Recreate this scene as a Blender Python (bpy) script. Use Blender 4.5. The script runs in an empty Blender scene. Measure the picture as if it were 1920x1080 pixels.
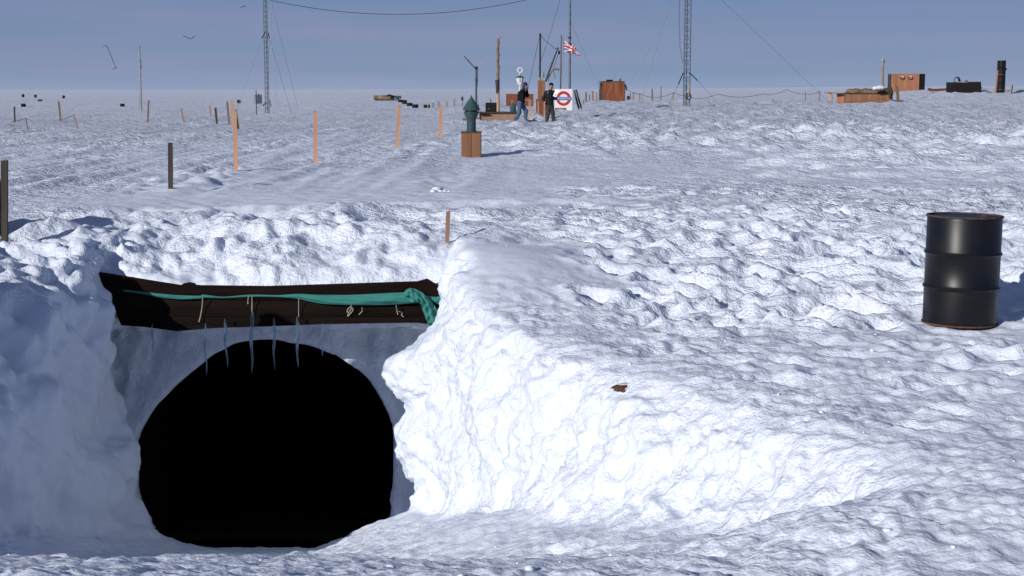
import bpy, bmesh, math, random
import numpy as np
from mathutils import Vector, Matrix

R = math.radians
sc = bpy.context.scene
col = sc.collection

# ------------------------------------------------------------------ camera
F_PX = 2880.0                 # focal length in pixels of a 1920 px wide frame
CAM_H = 1.5                   # eye height over the snow plateau
PITCH = math.atan((540 - 167) / F_PX)
cam = bpy.data.cameras.new('camera')
cam.sensor_width = 36.0
cam.lens = 36.0 * F_PX / 1920.0
cam.clip_end = 20000
cam.clip_start = 0.05
cam_ob = bpy.data.objects.new('camera', cam)
cam_ob.location = (0, 0, CAM_H)
cam_ob.rotation_euler = (R(90) - PITCH, 0, 0)
col.objects.link(cam_ob)
sc.camera = cam_ob

# ------------------------------------------------------------------ light
SUN_DIR = (0.66, 0.75)        # horizontal travel of the light: to the right and away
SUN_EL = R(20.5)
SUN_STRENGTH = 4.4
SKY_STRENGTH = 0.06
EXPOSURE = 0.0
sun = bpy.data.lights.new('sun', 'SUN')
sun.energy = SUN_STRENGTH
sun.angle = R(0.55)
sun.color = (1.0, 0.94, 0.89)
sun_ob = bpy.data.objects.new('sun', sun)
v = Vector((SUN_DIR[0] * math.cos(SUN_EL), SUN_DIR[1] * math.cos(SUN_EL), -math.sin(SUN_EL))).normalized()
sun_ob.rotation_euler = v.to_track_quat('-Z', 'Y').to_euler()
col.objects.link(sun_ob)

world = bpy.data.worlds.new('World')
sc.world = world
world.use_nodes = True
nt = world.node_tree
nt.nodes.clear()
w_out = nt.nodes.new('ShaderNodeOutputWorld')
w_bg = nt.nodes.new('ShaderNodeBackground')
w_bg.inputs['Strength'].default_value = SKY_STRENGTH
sky = nt.nodes.new('ShaderNodeTexSky')
sky.sky_type = 'NISHITA'
sky.sun_disc = False
sky.sun_elevation = SUN_EL
sky.sun_rotation = math.atan2(-SUN_DIR[0], -SUN_DIR[1])
sky.altitude = 2500
sky.air_density = 1.0
sky.dust_density = 0.6
sky.ozone_density = 2.0
# thin high cloud veil: pale violet grey streaks low in the sky
tc = nt.nodes.new('ShaderNodeTexCoord')
mp = nt.nodes.new('ShaderNodeMapping')
mp.inputs['Scale'].default_value = (1.6, 1.6, 16.0)
mp.inputs['Rotation'].default_value = (0, R(2.0), 0)
ns = nt.nodes.new('ShaderNodeTexNoise')
ns.inputs['Scale'].default_value = 2.2
ns.inputs['Detail'].default_value = 5
ns.inputs['Roughness'].default_value = 0.5
rmp = nt.nodes.new('ShaderNodeMapRange')
rmp.inputs['From Min'].default_value = 0.35
rmp.inputs['From Max'].default_value = 0.68
sep = nt.nodes.new('ShaderNodeSeparateXYZ')
elev = nt.nodes.new('ShaderNodeValToRGB')       # how much veil at each height of the sky
elev.color_ramp.elements[0].position = 0.0
elev.color_ramp.elements[0].color = (0.72, 0.72, 0.72, 1)
elev.color_ramp.elements[1].position = 0.20
elev.color_ramp.elements[1].color = (0.0, 0.0, 0.0, 1)
e2 = elev.color_ramp.elements.new(0.07); e2.color = (0.78, 0.78, 0.78, 1)
veil = nt.nodes.new('ShaderNodeValToRGB')       # the veil is paler low down
veil.color_ramp.elements[0].position = 0.0; veil.color_ramp.elements[0].color = (0.315, 0.365, 0.54, 1)
ex = veil.color_ramp.elements.new(0.0045); ex.color = (0.285, 0.345, 0.53, 1)
veil.color_ramp.elements[1].position = 0.062; veil.color_ramp.elements[1].color = (0.175, 0.255, 0.42, 1)
e3 = veil.color_ramp.elements.new(0.0115); e3.color = (0.252, 0.304, 0.455, 1)
e4 = veil.color_ramp.elements.new(0.042); e4.color = (0.236, 0.278, 0.430, 1)
vsc = nt.nodes.new('ShaderNodeVectorMath'); vsc.operation = 'SCALE'; vsc.inputs['Scale'].default_value = 1.0 / SKY_STRENGTH
mul = nt.nodes.new('ShaderNodeMath'); mul.operation = 'MULTIPLY_ADD'
mul.inputs[1].default_value = 0.22
mix = nt.nodes.new('ShaderNodeMix'); mix.data_type = 'RGBA'
tint = nt.nodes.new('ShaderNodeMix'); tint.data_type = 'RGBA'; tint.blend_type = 'MULTIPLY'
tint.inputs['Factor'].default_value = 1.0
tint.inputs['B'].default_value = (0.22, 0.52, 1.0, 1)
nt.links.new(tc.outputs['Generated'], mp.inputs['Vector'])
nt.links.new(mp.outputs['Vector'], ns.inputs['Vector'])
nt.links.new(ns.outputs['Fac'], rmp.inputs['Value'])
nt.links.new(tc.outputs['Generated'], sep.inputs['Vector'])
nt.links.new(sep.outputs['Z'], elev.inputs['Fac'])
nt.links.new(sep.outputs['Z'], veil.inputs['Fac'])
cl = nt.nodes.new('ShaderNodeTexNoise'); cl.inputs['Scale'].default_value = 1.3; cl.inputs['Detail'].default_value = 6; cl.inputs['Roughness'].default_value = 0.55
cmp_ = nt.nodes.new('ShaderNodeMapping'); cmp_.inputs['Scale'].default_value = (3.0, 3.0, 60.0); cmp_.inputs['Rotation'].default_value = (0, R(1.2), 0)
crm = nt.nodes.new('ShaderNodeMapRange'); crm.inputs['From Min'].default_value = 0.38; crm.inputs['From Max'].default_value = 0.66
cmx = nt.nodes.new('ShaderNodeMix'); cmx.data_type = 'RGBA'; cmx.blend_type = 'MULTIPLY'; cmx.inputs['Factor'].default_value = 1.0
crp = nt.nodes.new('ShaderNodeValToRGB')
crp.color_ramp.elements[0].position = 0.0; crp.color_ramp.elements[0].color = (0.94, 1.0, 0.99, 1)
crp.color_ramp.elements[1].position = 1.0; crp.color_ramp.elements[1].color = (1.10, 1.02, 1.03, 1)
nt.links.new(tc.outputs['Generated'], cmp_.inputs['Vector']); nt.links.new(cmp_.outputs['Vector'], cl.inputs['Vector'])
nt.links.new(cl.outputs['Fac'], crm.inputs['Value']); nt.links.new(crm.outputs['Result'], crp.inputs['Fac'])
nt.links.new(veil.outputs['Color'], cmx.inputs['A']); nt.links.new(crp.outputs['Color'], cmx.inputs['B'])
nt.links.new(cmx.outputs['Result'], vsc.inputs[0])
nt.links.new(vsc.outputs['Vector'], mix.inputs['B'])
nt.links.new(rmp.outputs['Result'], mul.inputs[0])
nt.links.new(elev.outputs['Color'], mul.inputs[2])
nt.links.new(mul.outputs['Value'], mix.inputs['Factor'])
nt.links.new(sky.outputs['Color'], tint.inputs['A'])
nt.links.new(tint.outputs['Result'], mix.inputs['A'])
nt.links.new(mix.outputs['Result'], w_bg.inputs['Color'])
nt.links.new(w_bg.outputs['Background'], w_out.inputs['Surface'])

vs = sc.view_settings
vs.view_transform = 'Standard'
vs.look = 'None'
vs.exposure = EXPOSURE
vs.gamma = 1
vs.use_curve_mapping = False
sc.cycles.max_bounces = 5
sc.cycles.diffuse_bounces = 2
sc.cycles.use_denoising = True
# ------------------------------------------------------------------ numeric helpers
def ss(a, b, x):
    t = np.clip((x - a) / (b - a), 0, 1)
    return t * t * (3 - 2 * t)

_rng = np.random.RandomState(7)
_perm = _rng.permutation(256).astype(np.int32)
_perm = np.concatenate([_perm, _perm, _perm])
_g = _rng.normal(size=(256, 3)).astype(np.float32)
_g /= np.linalg.norm(_g, axis=1)[:, None]

def perlin(x, y, z):
    xi = np.floor(x); yi = np.floor(y); zi = np.floor(z)
    fx = (x - xi).astype(np.float32); fy = (y - yi).astype(np.float32); fz = (z - zi).astype(np.float32)
    xi = xi.astype(np.int32) & 255; yi = yi.astype(np.int32) & 255; zi = zi.astype(np.int32) & 255
    u = fx * fx * fx * (fx * (fx * 6 - 15) + 10)
    v = fy * fy * fy * (fy * (fy * 6 - 15) + 10)
    w = fz * fz * fz * (fz * (fz * 6 - 15) + 10)
    out = 0
    for dx in (0, 1):
        px = _perm[xi + dx]
        wx = u if dx else 1 - u
        for dy in (0, 1):
            py = _perm[px + yi + dy]
            wxy = wx * (v if dy else 1 - v)
            for dz in (0, 1):
                g = _g[_perm[py + zi + dz]]
                d = g[:, 0] * (fx - dx) + g[:, 1] * (fy - dy) + g[:, 2] * (fz - dz)
                out = out + wxy * (w if dz else 1 - w) * d
    return out * 1.5

def N3(P, s, off=0.0, sy=None, sz=None):
    """noise of feature size s metres"""
    return perlin(P[:, 0] / s + off + 100, P[:, 1] / (sy or s) + off * 1.7 + 100, P[:, 2] / (sz or s) + off * 0.6 + 100)

def smax(a, b, k):
    h = np.maximum(k - np.abs(a - b), 0) / k
    return np.maximum(a, b) + h * h * k * 0.25

# ------------------------------------------------------------------ shape of the land
# all heights are written as drops h below the eye; world z = CAM_H - h
def plateau_h(X, D):
    h = np.interp(D, [0, 9, 12.4, 14, 15.5, 17, 19, 30, 65, 100, 160, 300, 600, 3500],
                  [1.93, 1.99, 1.95, 1.86, 1.72, 1.56, 1.50, 1.50, 1.42, 1.30, 1.36, 1.6, 1.6, 0.8])
    # west of the ramp the snow stays level with the plateau
    hl = np.interp(D, [0, 9, 13, 16, 19, 30, 65, 100, 160, 300, 600, 3500],
                   [1.86, 1.88, 1.80, 1.62, 1.52, 1.50, 1.47, 1.50, 1.7, 2.2, 2.6, 4.9])
    h = h + (hl - h) * (1 - ss(-3.0, -1.0, X / np.maximum(D, 1) * 15.0))
    # smooth wind drift east of the tunnel mouth
    h = h - 0.22 * np.exp(-((X + 0.05) / 0.95) ** 2 - ((D - 14.6) / 1.35) ** 2)
    # unseen snow heap beyond the west lip, added to shade the tunnel recess
    h = h - 1.1 * np.exp(-((X + 5.2) / 0.55) ** 2 - ((D - 12.3) / 0.8) ** 2)
    h = h + 0.055 * np.exp(-((X - 3.8) / 0.8) ** 2 - ((D - 12.7) / 0.9) ** 2)
    # broad mound on the right far side
    u = X / np.maximum(D, 1)
    h = h - 0.92 * ss(0.222, 0.252, u) * ss(116, 150, D) * (1 - ss(190, 260, D))
    h = h - 0.27 * ss(0.252, 0.285, u) * ss(112, 132, D) * (1 - ss(150, 190, D))
    h = h - 0.10 * ss(0.02, 0.05, u) * ss(70, 84, D) * (1 - ss(140, 170, D))
    # far ice rises to the right
    h = h - 7.2 * ss(0.0, 0.30, u) * ss(500, 3500, D)
    return h

def floor_h(X, D):
    h = np.interp(D, [0, 4, 6, 6.6, 8, 10, 12, 13.5, 15, 15.5, 16.5, 26],
                  [1.95, 1.95, 1.99, 2.14, 2.545, 3.14, 3.74, 4.19, 4.61, 4.76, 5.06, 5.3])
    XR = np.interp(D, RF_D, RF_X)
    lift = np.interp(D, [7, 8, 9.4, 10.7, 12.3, 13.8, 15.5], [0.05, 0.16, 0.22, 0.30, 0.32, 0.38, 0.10])
    h = h - lift * ss(-1.3, 0.0, X - XR)
    # a spill of loose snow along the foot of the west wall
    XL = np.interp(D, LF_D, LF_X)
    h = h - 0.18 * (1 - ss(0.0, 0.8, X - XL)) * ss(8, 11, D)
    w = (1 - ss(7.2, 8.3, D)) * ss(-1.6, -0.2, X - XR)
    h = h + (plateau_h(X, D) - h) * w
    return h

RF_D = [2, 5, 7, 7.9, 8.7, 9.4, 10.7, 12.3, 13.8, 15.5, 17]
RF_X = [5.5, 3.7, 2.20, 1.80, 1.36, 0.88, 0.12, -0.42, -0.84, -0.78, -0.84]
RC_X = [5.6, 3.9, 2.55, 2.28, 2.02, 1.72, 0.98, -0.08, -0.60, -0.58, -0.62]
LF_D = [2, 5, 7, 9, 11, 13, 15, 17]
LF_X = [-9.5, -7.5, -6.0, -4.9, -4.15, -3.86, -3.78, -4.2]
LC_X = [-10, -8.0, -6.9, -6.0, -5.3, -4.85, -4.30, -4.25]

def field(X, D, Z):
    """signed field of the snow: negative inside the snow"""
    h = CAM_H - Z
    hp = plateau_h(X, D); hf = floor_h(X, D)
    u = np.clip((hf - h) / np.maximum(hf - hp, 0.05), 0, 1)
    k = 1 - (1 - u) ** (1 / 1.75)
    rf = np.interp(D, RF_D, RF_X); rc = np.interp(D, RF_D, RC_X)
    xr = rf + (rc - rf) * k
    # ragged overhanging corner where the east bank meets the tunnel mouth
    cor = np.interp(h, [1.9, 2.1, 2.3, 2.45, 2.64, 2.78, 2.92, 3.15, 3.40, 3.65, 4.2],
                    [0.12, 0.11, -0.08, -0.32, -0.52, -0.42, -0.26, -0.32, -0.24, -0.02, 0.0])
    xr = xr + cor * ss(13.2, 14.2, D) * (1 - ss(14.9, 15.4, D))
    xr = xr + 0.16 * ss(15.3, 15.9, D) * ss(2.3, 2.6, h)
    b = (X - xr) * 0.85
    lf = np.interp(D, LF_D, LF_X); lc = np.interp(D, LF_D, LC_X)
    xl = lf + (lc - lf) * (0.25 * u + 0.75 * u ** 4)
    lo = np.interp(h, [2.0, 2.4, 2.9, 3.2, 3.45, 3.75, 4.0, 4.2, 4.6], [0.0, 0.04, -0.06, -0.10, 0.10, 0.15, 0.03, 0.14, 0.1])
    xl = xl + lo * ss(13.2, 14.2, D) * (1 - ss(14.9, 15.3, D))
    xl = xl - 0.30 * ss(15.0, 15.7, D) * ss(2.3, 2.6, h)
    a = xl - X
    db = np.interp(h, [1.2, 1.5, 1.8, 1.98, 2.05, 2.42, 2.52, 4.8], [18.6, 17.1, 16.15, 15.72, 15.66, 15.70, 16.5, 16.62])
    db = db + 0.10 * ss(-2.3, -1.5, X) * ss(2.42, 2.52, h)
    c = (D - db) * 0.8
    d = Z - (CAM_H - hf)
    void = smax(smax(smax(a, b, 0.18), c, 0.18), -d, 0.25)
    f = smax(Z - (CAM_H - hp), -void, 0.16 + 0.05 * ss(-1.5, -0.5, X) * (1 - ss(14, 15, D)))
    # tunnel bore
    cz = CAM_H - 3.91; cx = -2.75
    dx = (X - cx); dz = (Z - cz)
    widen = 0.5 * ss(16.84, 16.95, D)
    rz = np.where(dz > 0, 1.20, 1.17)
    n = np.where(dz > 0, 1.42 + 0.68 * ss(-0.9, 0.7, dx), 2.2 + 2.8 * ss(0, 0.6, -dz))
    q = (np.abs(dx) / 1.43) ** n + (np.abs(dz) / rz) ** n
    tun = (q ** (1 / n) - 1) * 1.15 - widen
    tun = np.where(D < 15.0, 1.0, tun)
    f = np.maximum(f, -smax(tun, 15.3 - D, 0.1)) if False else np.maximum(f, -np.maximum(tun, 15.6 - D))
    return f

def surface_z(X, D):
    """top snow height for columns, numerically"""
    X = np.asarray(X, float); D = np.asarray(D, float)
    zt = CAM_H - plateau_h(X, D)
    out = zt.copy()
    near = (D > 3.5) & (D < 18.2) & (X > -11) & (X < 6)
    idx = np.where(near)[0]
    if len(idx):
        x = X[idx]; d = D[idx]
        hi = zt[idx] + 0.12
        z = hi.copy()
        done = np.zeros(len(idx), bool)
        fprev = field(x, d, hi)
        res = zt[idx].copy()
        for k in range(1, 130):
            zn = hi - k * 0.028
            fn = field(x, d, zn)
            hit = (~done) & (fn <= 0)
            t = fprev / np.maximum(fprev - fn, 1e-6)
            res[hit] = (zn + 0.028 - 0.028 * t)[hit]
            done |= hit
            fprev = fn
            if done.all(): break
        out[idx] = res
    return out

def surface_nets(Fv, to_world):
    S = Fv < 0
    nx, ny, nz = Fv.shape
    cnt = np.zeros((nx - 1, ny - 1, nz - 1), np.uint8)
    for i in (0, 1):
        for j in (0, 1):
            for k in (0, 1):
                cnt += S[i:nx - 1 + i, j:ny - 1 + j, k:nz - 1 + k]
    act = (cnt > 0) & (cnt < 8)
    I, J, K = np.where(act)
    n = len(I)
    idm = np.full(act.shape, -1, np.int32)
    idm[I, J, K] = np.arange(n)
    acc = np.zeros((n, 3)); num = np.zeros(n)
    corners = [(i, j, k) for i in (0, 1) for j in (0, 1) for k in (0, 1)]
    for a in corners:
        for ax in range(3):
            if a[ax] == 1: continue
            b = list(a); b[ax] = 1
            fa = Fv[I + a[0], J + a[1], K + a[2]]; fb = Fv[I + b[0], J + b[1], K + b[2]]
            m = (fa < 0) != (fb < 0)
            t = fa / np.where(m, fa - fb, 1)
            p = np.array(a, float)[None, :] + np.zeros((n, 3))
            p[:, ax] += t
            acc[m] += p[m]; num[m] += 1
    acc /= num[:, None]
    V = to_world(I + acc[:, 0], J + acc[:, 1], K + acc[:, 2])
    quads = []
    for ax in range(3):
        sl0 = [slice(1, -1)] * 3; sl1 = [slice(1, -1)] * 3
        sl0[ax] = slice(0, -1); sl1[ax] = slice(1, None)
        A = S[tuple(sl0)]; B = S[tuple(sl1)]
        i, j, k = np.where(A != B)
        base = [i + 1, j + 1, k + 1]
        base[ax] = base[ax] - 1
        o1, o2 = [(1, 2), (2, 0), (0, 1)][ax]
        def cell(d1, d2):
            c = [base[0].copy(), base[1].copy(), base[2].copy()]
            c[o1] = c[o1] - d1; c[o2] = c[o2] - d2
            return idm[c[0], c[1], c[2]]
        q = np.stack([cell(1, 1), cell(0, 1), cell(0, 0), cell(1, 0)], 1)
        flip = ~A[i, j, k]
        q[flip] = q[flip][:, ::-1]
        quads.append(q)
    return V, np.concatenate(quads)

def vnormals(V, Q):
    a = V[Q[:, 2]] - V[Q[:, 0]]; b = V[Q[:, 3]] - V[Q[:, 1]]
    n = np.cross(a, b)
    out = np.zeros_like(V)
    for c in range(3):
        for q in range(4):
            out[:, c] += np.bincount(Q[:, q], n[:, c], minlength=len(V))
    l = np.linalg.norm(out, axis=1)
    return out / np.maximum(l, 1e-12)[:, None]

def np_mesh(name, V, Q, smooth=True):
    me = bpy.data.meshes.new(name)
    me.vertices.add(len(V)); me.vertices.foreach_set('co', V.astype(np.float32).ravel())
    me.loops.add(Q.size); me.loops.foreach_set('vertex_index', Q.astype(np.int32).ravel())
    me.polygons.add(len(Q))
    w = Q.shape[1]
    me.polygons.foreach_set('loop_start', np.arange(0, Q.size, w, dtype=np.int32))
    me.update(calc_edges=True)
    me.polygons.foreach_set('use_smooth', np.full(len(Q), smooth))
    me.validate()
    return me

# ---- the snow sheet in fan coordinates (u = X/D, l = ln D), fine where it is near
DU = 0.0019; DL = 0.0031
U0, U1 = -0.55, 0.43
WD0, WD1 = 5.7, 18.6
NU = int(round((U1 - U0) / DU)); NL = int(round(math.log(WD1 / WD0) / DL))
gu = U0 + np.arange(NU + 1) * DU
gl = math.log(WD0) + np.arange(NL + 1) * DL
gz = np.arange(-3.42, 0.98, 0.028)
def build_window():
    zc = gz[None, :]
    Fv = np.empty((NU + 1, NL + 1, len(gz)), np.float32)
    Dd = np.exp(gl)[:, None] + 0 * zc
    for i in range(NU + 1):
        X = gu[i] * Dd
        Fv[i] = field(X.ravel(), Dd.ravel(), (zc + 0 * Dd).ravel()).reshape(Dd.shape)
    def tw(a, b, c):
        D = np.exp(gl[0] + b * DL); u = gu[0] + a * DU
        return np.stack([u * D, D, gz[0] + c * 0.028], 1)
    return surface_nets(Fv, tw)
PV, PQ = build_window()
# relax the marching steps
def relax(V, Q, it=3, keep=None):
    e = np.concatenate([Q[:, [0, 1]], Q[:, [1, 2]], Q[:, [2, 3]], Q[:, [3, 0]]])
    for _ in range(it):
        s = np.zeros_like(V); n = np.bincount(e[:, 0], minlength=len(V)) + np.bincount(e[:, 1], minlength=len(V))
        for c in range(3):
            s[:, c] = np.bincount(e[:, 0], V[e[:, 1], c], minlength=len(V)) + np.bincount(e[:, 1], V[e[:, 0], c], minlength=len(V))
        s /= np.maximum(n, 1)[:, None]
        V = V + (s - V) * 0.5
    return V
edgeu = (PV[:, 0] / PV[:, 1])
lock = (edgeu < U0 + 3 * DU) | (edgeu > U1 - 3 * DU) | (PV[:, 1] < WD0 * 1.01) | (PV[:, 1] > WD1 * 0.99)
PVr = relax(PV, PQ)
PVr[lock] = PV[lock]
PV = PVr

us = np.concatenate([np.arange(-2.2, -0.62, 0.02), np.arange(-0.60, U0 - 1e-6, 0.005), gu[::2], np.arange(U1 + 0.005, 0.6, 0.005), np.arange(0.62, 2.2, 0.02)])
ls = np.concatenate([np.arange(math.log(1.5), gl[0] - 0.01, 0.012), gl[::2], np.arange(gl[-1] + 0.0042, math.log(60), 0.0042),
                     np.arange(math.log(60), math.log(300), 0.009), np.arange(math.log(300), math.log(9000), 0.03)])
UU, LL = np.meshgrid(us, ls, indexing='ij')
SD = np.exp(LL).ravel(); SX = UU.ravel() * SD
SZ = surface_z(SX, SD)
SV = np.stack([SX, SD, SZ], 1)
nu, nl = UU.shape
ii, jj = np.meshgrid(np.arange(nu - 1), np.arange(nl - 1), indexing='ij')
cu = (us[:-1] + us[1:]) / 2; cl = (ls[:-1] + ls[1:]) / 2
hole = ((cu[:, None] > U0 + 3 * DU) & (cu[:, None] < U1 - 3 * DU) & (cl[None, :] > gl[0] + 3 * DL) & (cl[None, :] < gl[-1] - 3 * DL))
kk = ~hole.ravel()
a = (ii * nl + jj).ravel()[kk]
SQ = np.stack([a, a + nl, a + nl + 1, a + 1], 1)

# ---- relief laid over the smooth land, along its normals
def relief(V, Nrm):
    X, D, Z = V[:, 0], V[:, 1], V[:, 2]
    steep = 1 - ss(0.72, 0.96, Nrm[:, 2])
    h = CAM_H - Z
    d = np.zeros(len(V))
    u = X / D
    far = ss(30, 90, D)
    # broad swell
    swell = N3(V, 7.0, 3.1) * 0.05 + N3(V, 2.6, 8.3) * 0.035
    d += swell * (1 - steep) * ss(8, 17, D) * 1.0
    d += (N3(V, 14.0, 5.2, 9.0) * 0.10 + N3(V, 4.5, 6.2, 2.2) * 0.05) * far * (1 - ss(400, 900, D))
    # rough hummocks at the crest of the back slope and beyond
    back = ss(15.3, 15.9, D) * (1 - ss(18.8, 20.5, D)) * ss(-6.5, -5.2, X) * (1 - ss(0.2, 1.6, X)) * (1 - ss(1.9, 2.3, h))
    P2 = V + 0.25 * np.stack([N3(V, 0.9, 1.0), N3(V, 0.9, 2.0), N3(V, 0.9, 3.0)], 1)
    bl = 0.5 - np.abs(N3(P2, 0.55, 4.4, 1.1, 0.9))
    bl2 = 0.4 - np.abs(N3(P2, 0.27, 5.4, 0.5, 0.4))
    soft = ss(-1.9, -0.3, X)
    d += back * (0.10 * (bl - 0.3) - 0.10 * (bl2 - 0.25) + 0.19 * N3(P2, 0.85, 45.0, 1.0) + 0.08 * N3(P2, 0.4, 48.0) + 0.035 * N3(V, 0.17, 46.0) + 0.015 * N3(V, 0.08, 47.0)) * (1 - 0.6 * soft)
    # banks: puffy scalloped lumps
    east = steep * ss(-1.6, -1.0, X)
    P3 = V + 0.30 * np.stack([N3(V, 0.8, 11.0), N3(V, 0.8, 12.0), N3(V, 0.8, 13.0)], 1)
    Pd = np.stack([P3[:, 0] * 0.62 + P3[:, 2] * 0.78, P3[:, 1], -P3[:, 0] * 0.78 + P3[:, 2] * 0.62], 1)
    s1 = 0.45 - np.abs(N3(Pd, 0.95, 21.0, 0.8, 0.50))
    s2 = 0.45 - np.abs(N3(P3, 0.27, 22.0, 0.3, 0.22))
    s3 = 0.45 - np.abs(N3(P3, 0.10, 23.0))
    d += east * (1 - ss(15.5, 16.0, D)) * (0.10 * (s1 - 0.3) + 0.11 * N3(V, 0.55, 24.0) + 0.06 * (0.3 - s2) + 0.05 * N3(V, 0.2, 25.0) + 0.045 * (s3 - 0.3) + 0.02 * N3(V, 0.07, 26.0))
    west = steep * (1 - ss(-3.2, -2.6, X)) * (1 - back) * (1 - ss(15.6, 16.0, D))
    d += west * (0.20 * N3(V, 0.95, 31.0) + 0.09 * N3(V, 0.38, 32.0) + 0.03 * N3(V, 0.14, 34.0) + 0.03 * (0.4 - np.abs(N3(P3, 0.2, 33.0))))
    rec = steep * ss(15.5, 15.9, D) * ss(2.3, 2.5, h)
    bq = np.maximum(np.abs(X + 2.75) / 1.43, np.abs(Z - CAM_H + 3.91) / 1.19)
    rr_ = np.sqrt(((X + 2.75) / 1.43) ** 2 + ((Z - CAM_H + 3.91) / 1.2) ** 2)
    d += rec * ss(1.03, 1.25, rr_) * (0.13 * N3(P2, 0.40, 37.0, 0.6, 0.8) + 0.08 * (0.4 - np.abs(N3(P2, 0.22, 38.0, 0.5, 0.6))) + 0.03 * N3(V, 0.12, 39.0))
    d += rec * (0.012 * N3(V, 0.25, 35.0) + 0.03 * (0.4 - np.abs(N3(P3, 0.5, 36.0, 0.5, 0.9))))
    # west lip: ragged
    lip = (1 - ss(-3.9, -3.5, X)) * (1 - ss(2.3, 3.1, h)) * (1 - ss(15, 19, D)) * ss(1.2, 1.4, h)
    d += lip * (0.24 * N3(P2, 0.75, 41.0, 0.9) + 0.14 * (np.abs(N3(P2, 0.35, 43.0)) - 0.2) + 0.07 * N3(V, 0.17, 42.0))
    # trodden snow east of the ramp and behind it
    flat = 1 - steep
    tro = flat * (1 - ss(26, 34, D)) * ss(-0.3, 1.6, X + 0.12 * (D - 15) * 0) * (1 - 0.0 * u)
    smooth_mound = np.exp(-((X + 0.1) / 1.1) ** 2 - ((D - 14.6) / 1.6) ** 2)
    tro = tro * (1 - 0.9 * smooth_mound)
    m1 = ss(-0.12, 0.32, N3(V, 2.0, 51.0) + 0.5 * N3(V, 5.0, 56.0))
    d += tro * (0.05 * N3(P2, 0.50, 52.0, 0.75) + 0.035 * N3(P2, 0.21, 53.0, 0.34)) * (0.04 + 1.15 * m1) * (0.14 + 0.62 * ss(11.5, 14, D))
    ridge = ss(12.8, 14.6, D) * (1 - ss(18.5, 20.5, D)) * ss(1.0, 2.4, X)
    d += flat * ridge * (0.11 * (np.abs(N3(P2, 0.75, 55.0, 1.0)) - 0.2) + 0.04)
    # general small crust everywhere near
    near = 1 - ss(22, 34, D)
    d += flat * near * (0.022 * N3(V, 0.16, 61.0) + 0.012 * N3(V, 0.07, 62.0)) * (1 - 0.8 * smooth_mound)
    fl = flat * (1 - ss(12.5, 14.5, D)) * (0.5 + ss(-0.1, 0.3, N3(V, 1.1, 64.0)))
    d += fl * (0.032 * (np.abs(N3(P2, 0.30, 65.0)) - 0.2) + 0.020 * (0.4 - np.abs(N3(V, 0.11, 66.0))))
    ramp = flat * ss(1.98, 2.2, h) * (1 - ss(13, 14.5, D))
    d += ramp * (0.05 * N3(P2, 0.8, 67.0) + 0.02 * (0.4 - np.abs(N3(V, 0.3, 68.0))))
    # old vehicle tracks across the left field
    xr = (X * 0.93 + D * 0.36); yr = (-X * 0.36 + D * 0.93)
    xr = X - 0.0009 * np.maximum(D - 20, 0) ** 2; yr = D
    T = np.stack([xr, yr, Z], 1)
    trk = ss(21, 26, D) * (1 - ss(75, 110, D)) * (1 - ss(-2.5, 1.5, X + (D - 25) * 0.09))
    d += trk * (0.07 * N3(T, 0.42, 71.0, 9.0) + 0.03 * N3(T, 0.16, 74.0, 3.0) + 0.075 * N3(V, 0.28, 72.0, 0.42) * (0.3 + 1.1 * ss(-0.1, 0.3, N3(T, 1.6, 73.0, 9.0))))
    cen = ss(30, 42, D) * (1 - ss(170, 260, D)) * ss(-3, 2, X + (D - 25) * 0.05)
    d += cen * (0.36 * np.maximum(N3(V, 0.8, 75.0, 1.1) - 0.08, 0) + 0.22 * np.maximum(N3(V, 0.35, 76.0, 0.6) - 0.08, 0) + 0.03 * N3(V, 0.5, 78.0) + 0.08 * N3(V, 2.8, 77.0, 1.4))
    rt = ss(22, 30, D) * (1 - ss(85, 120, D)) * ss(0.08, 0.20, u)
    d += rt * (0.24 * np.maximum(N3(V, 3.6, 83.0, 0.75) - 0.05, 0) + 0.20 * np.maximum(N3(V, 0.55, 84.0, 0.5) - 0.06, 0))
    # small drift ridge and crumbs on the smooth field
    yy = D - (19.7 + 0.10 * (X + 3))
    d += 0.075 * np.exp(-(yy / 0.20) ** 2) * ss(-3.6, -3.0, X) * (1 - ss(1.0, 2.2, X)) * ss(-0.35, 0.2, N3(V, 0.9, 81.0))
    far2 = ss(60, 120, D) * (1 - ss(600, 1200, D))
    d += far2 * (0.12 * N3(V, 6.0, 91.0, 3.0) + 0.05 * N3(V, 1.8, 92.0, 2.2))
    d = d * (1 - 0.93 * np.exp(-(((X - 3.80) / 0.50) ** 4) - ((D - 12.85) / 0.55) ** 4))   # trodden flat round the drum
    rd = np.sqrt((X - 3.80) ** 2 + (D - 12.9) ** 2)
    d = d + (0.0 + 0.05 * N3(V, 0.2, 95.0)) * np.exp(-((rd - 0.40) / 0.10) ** 2)
    return d

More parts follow.
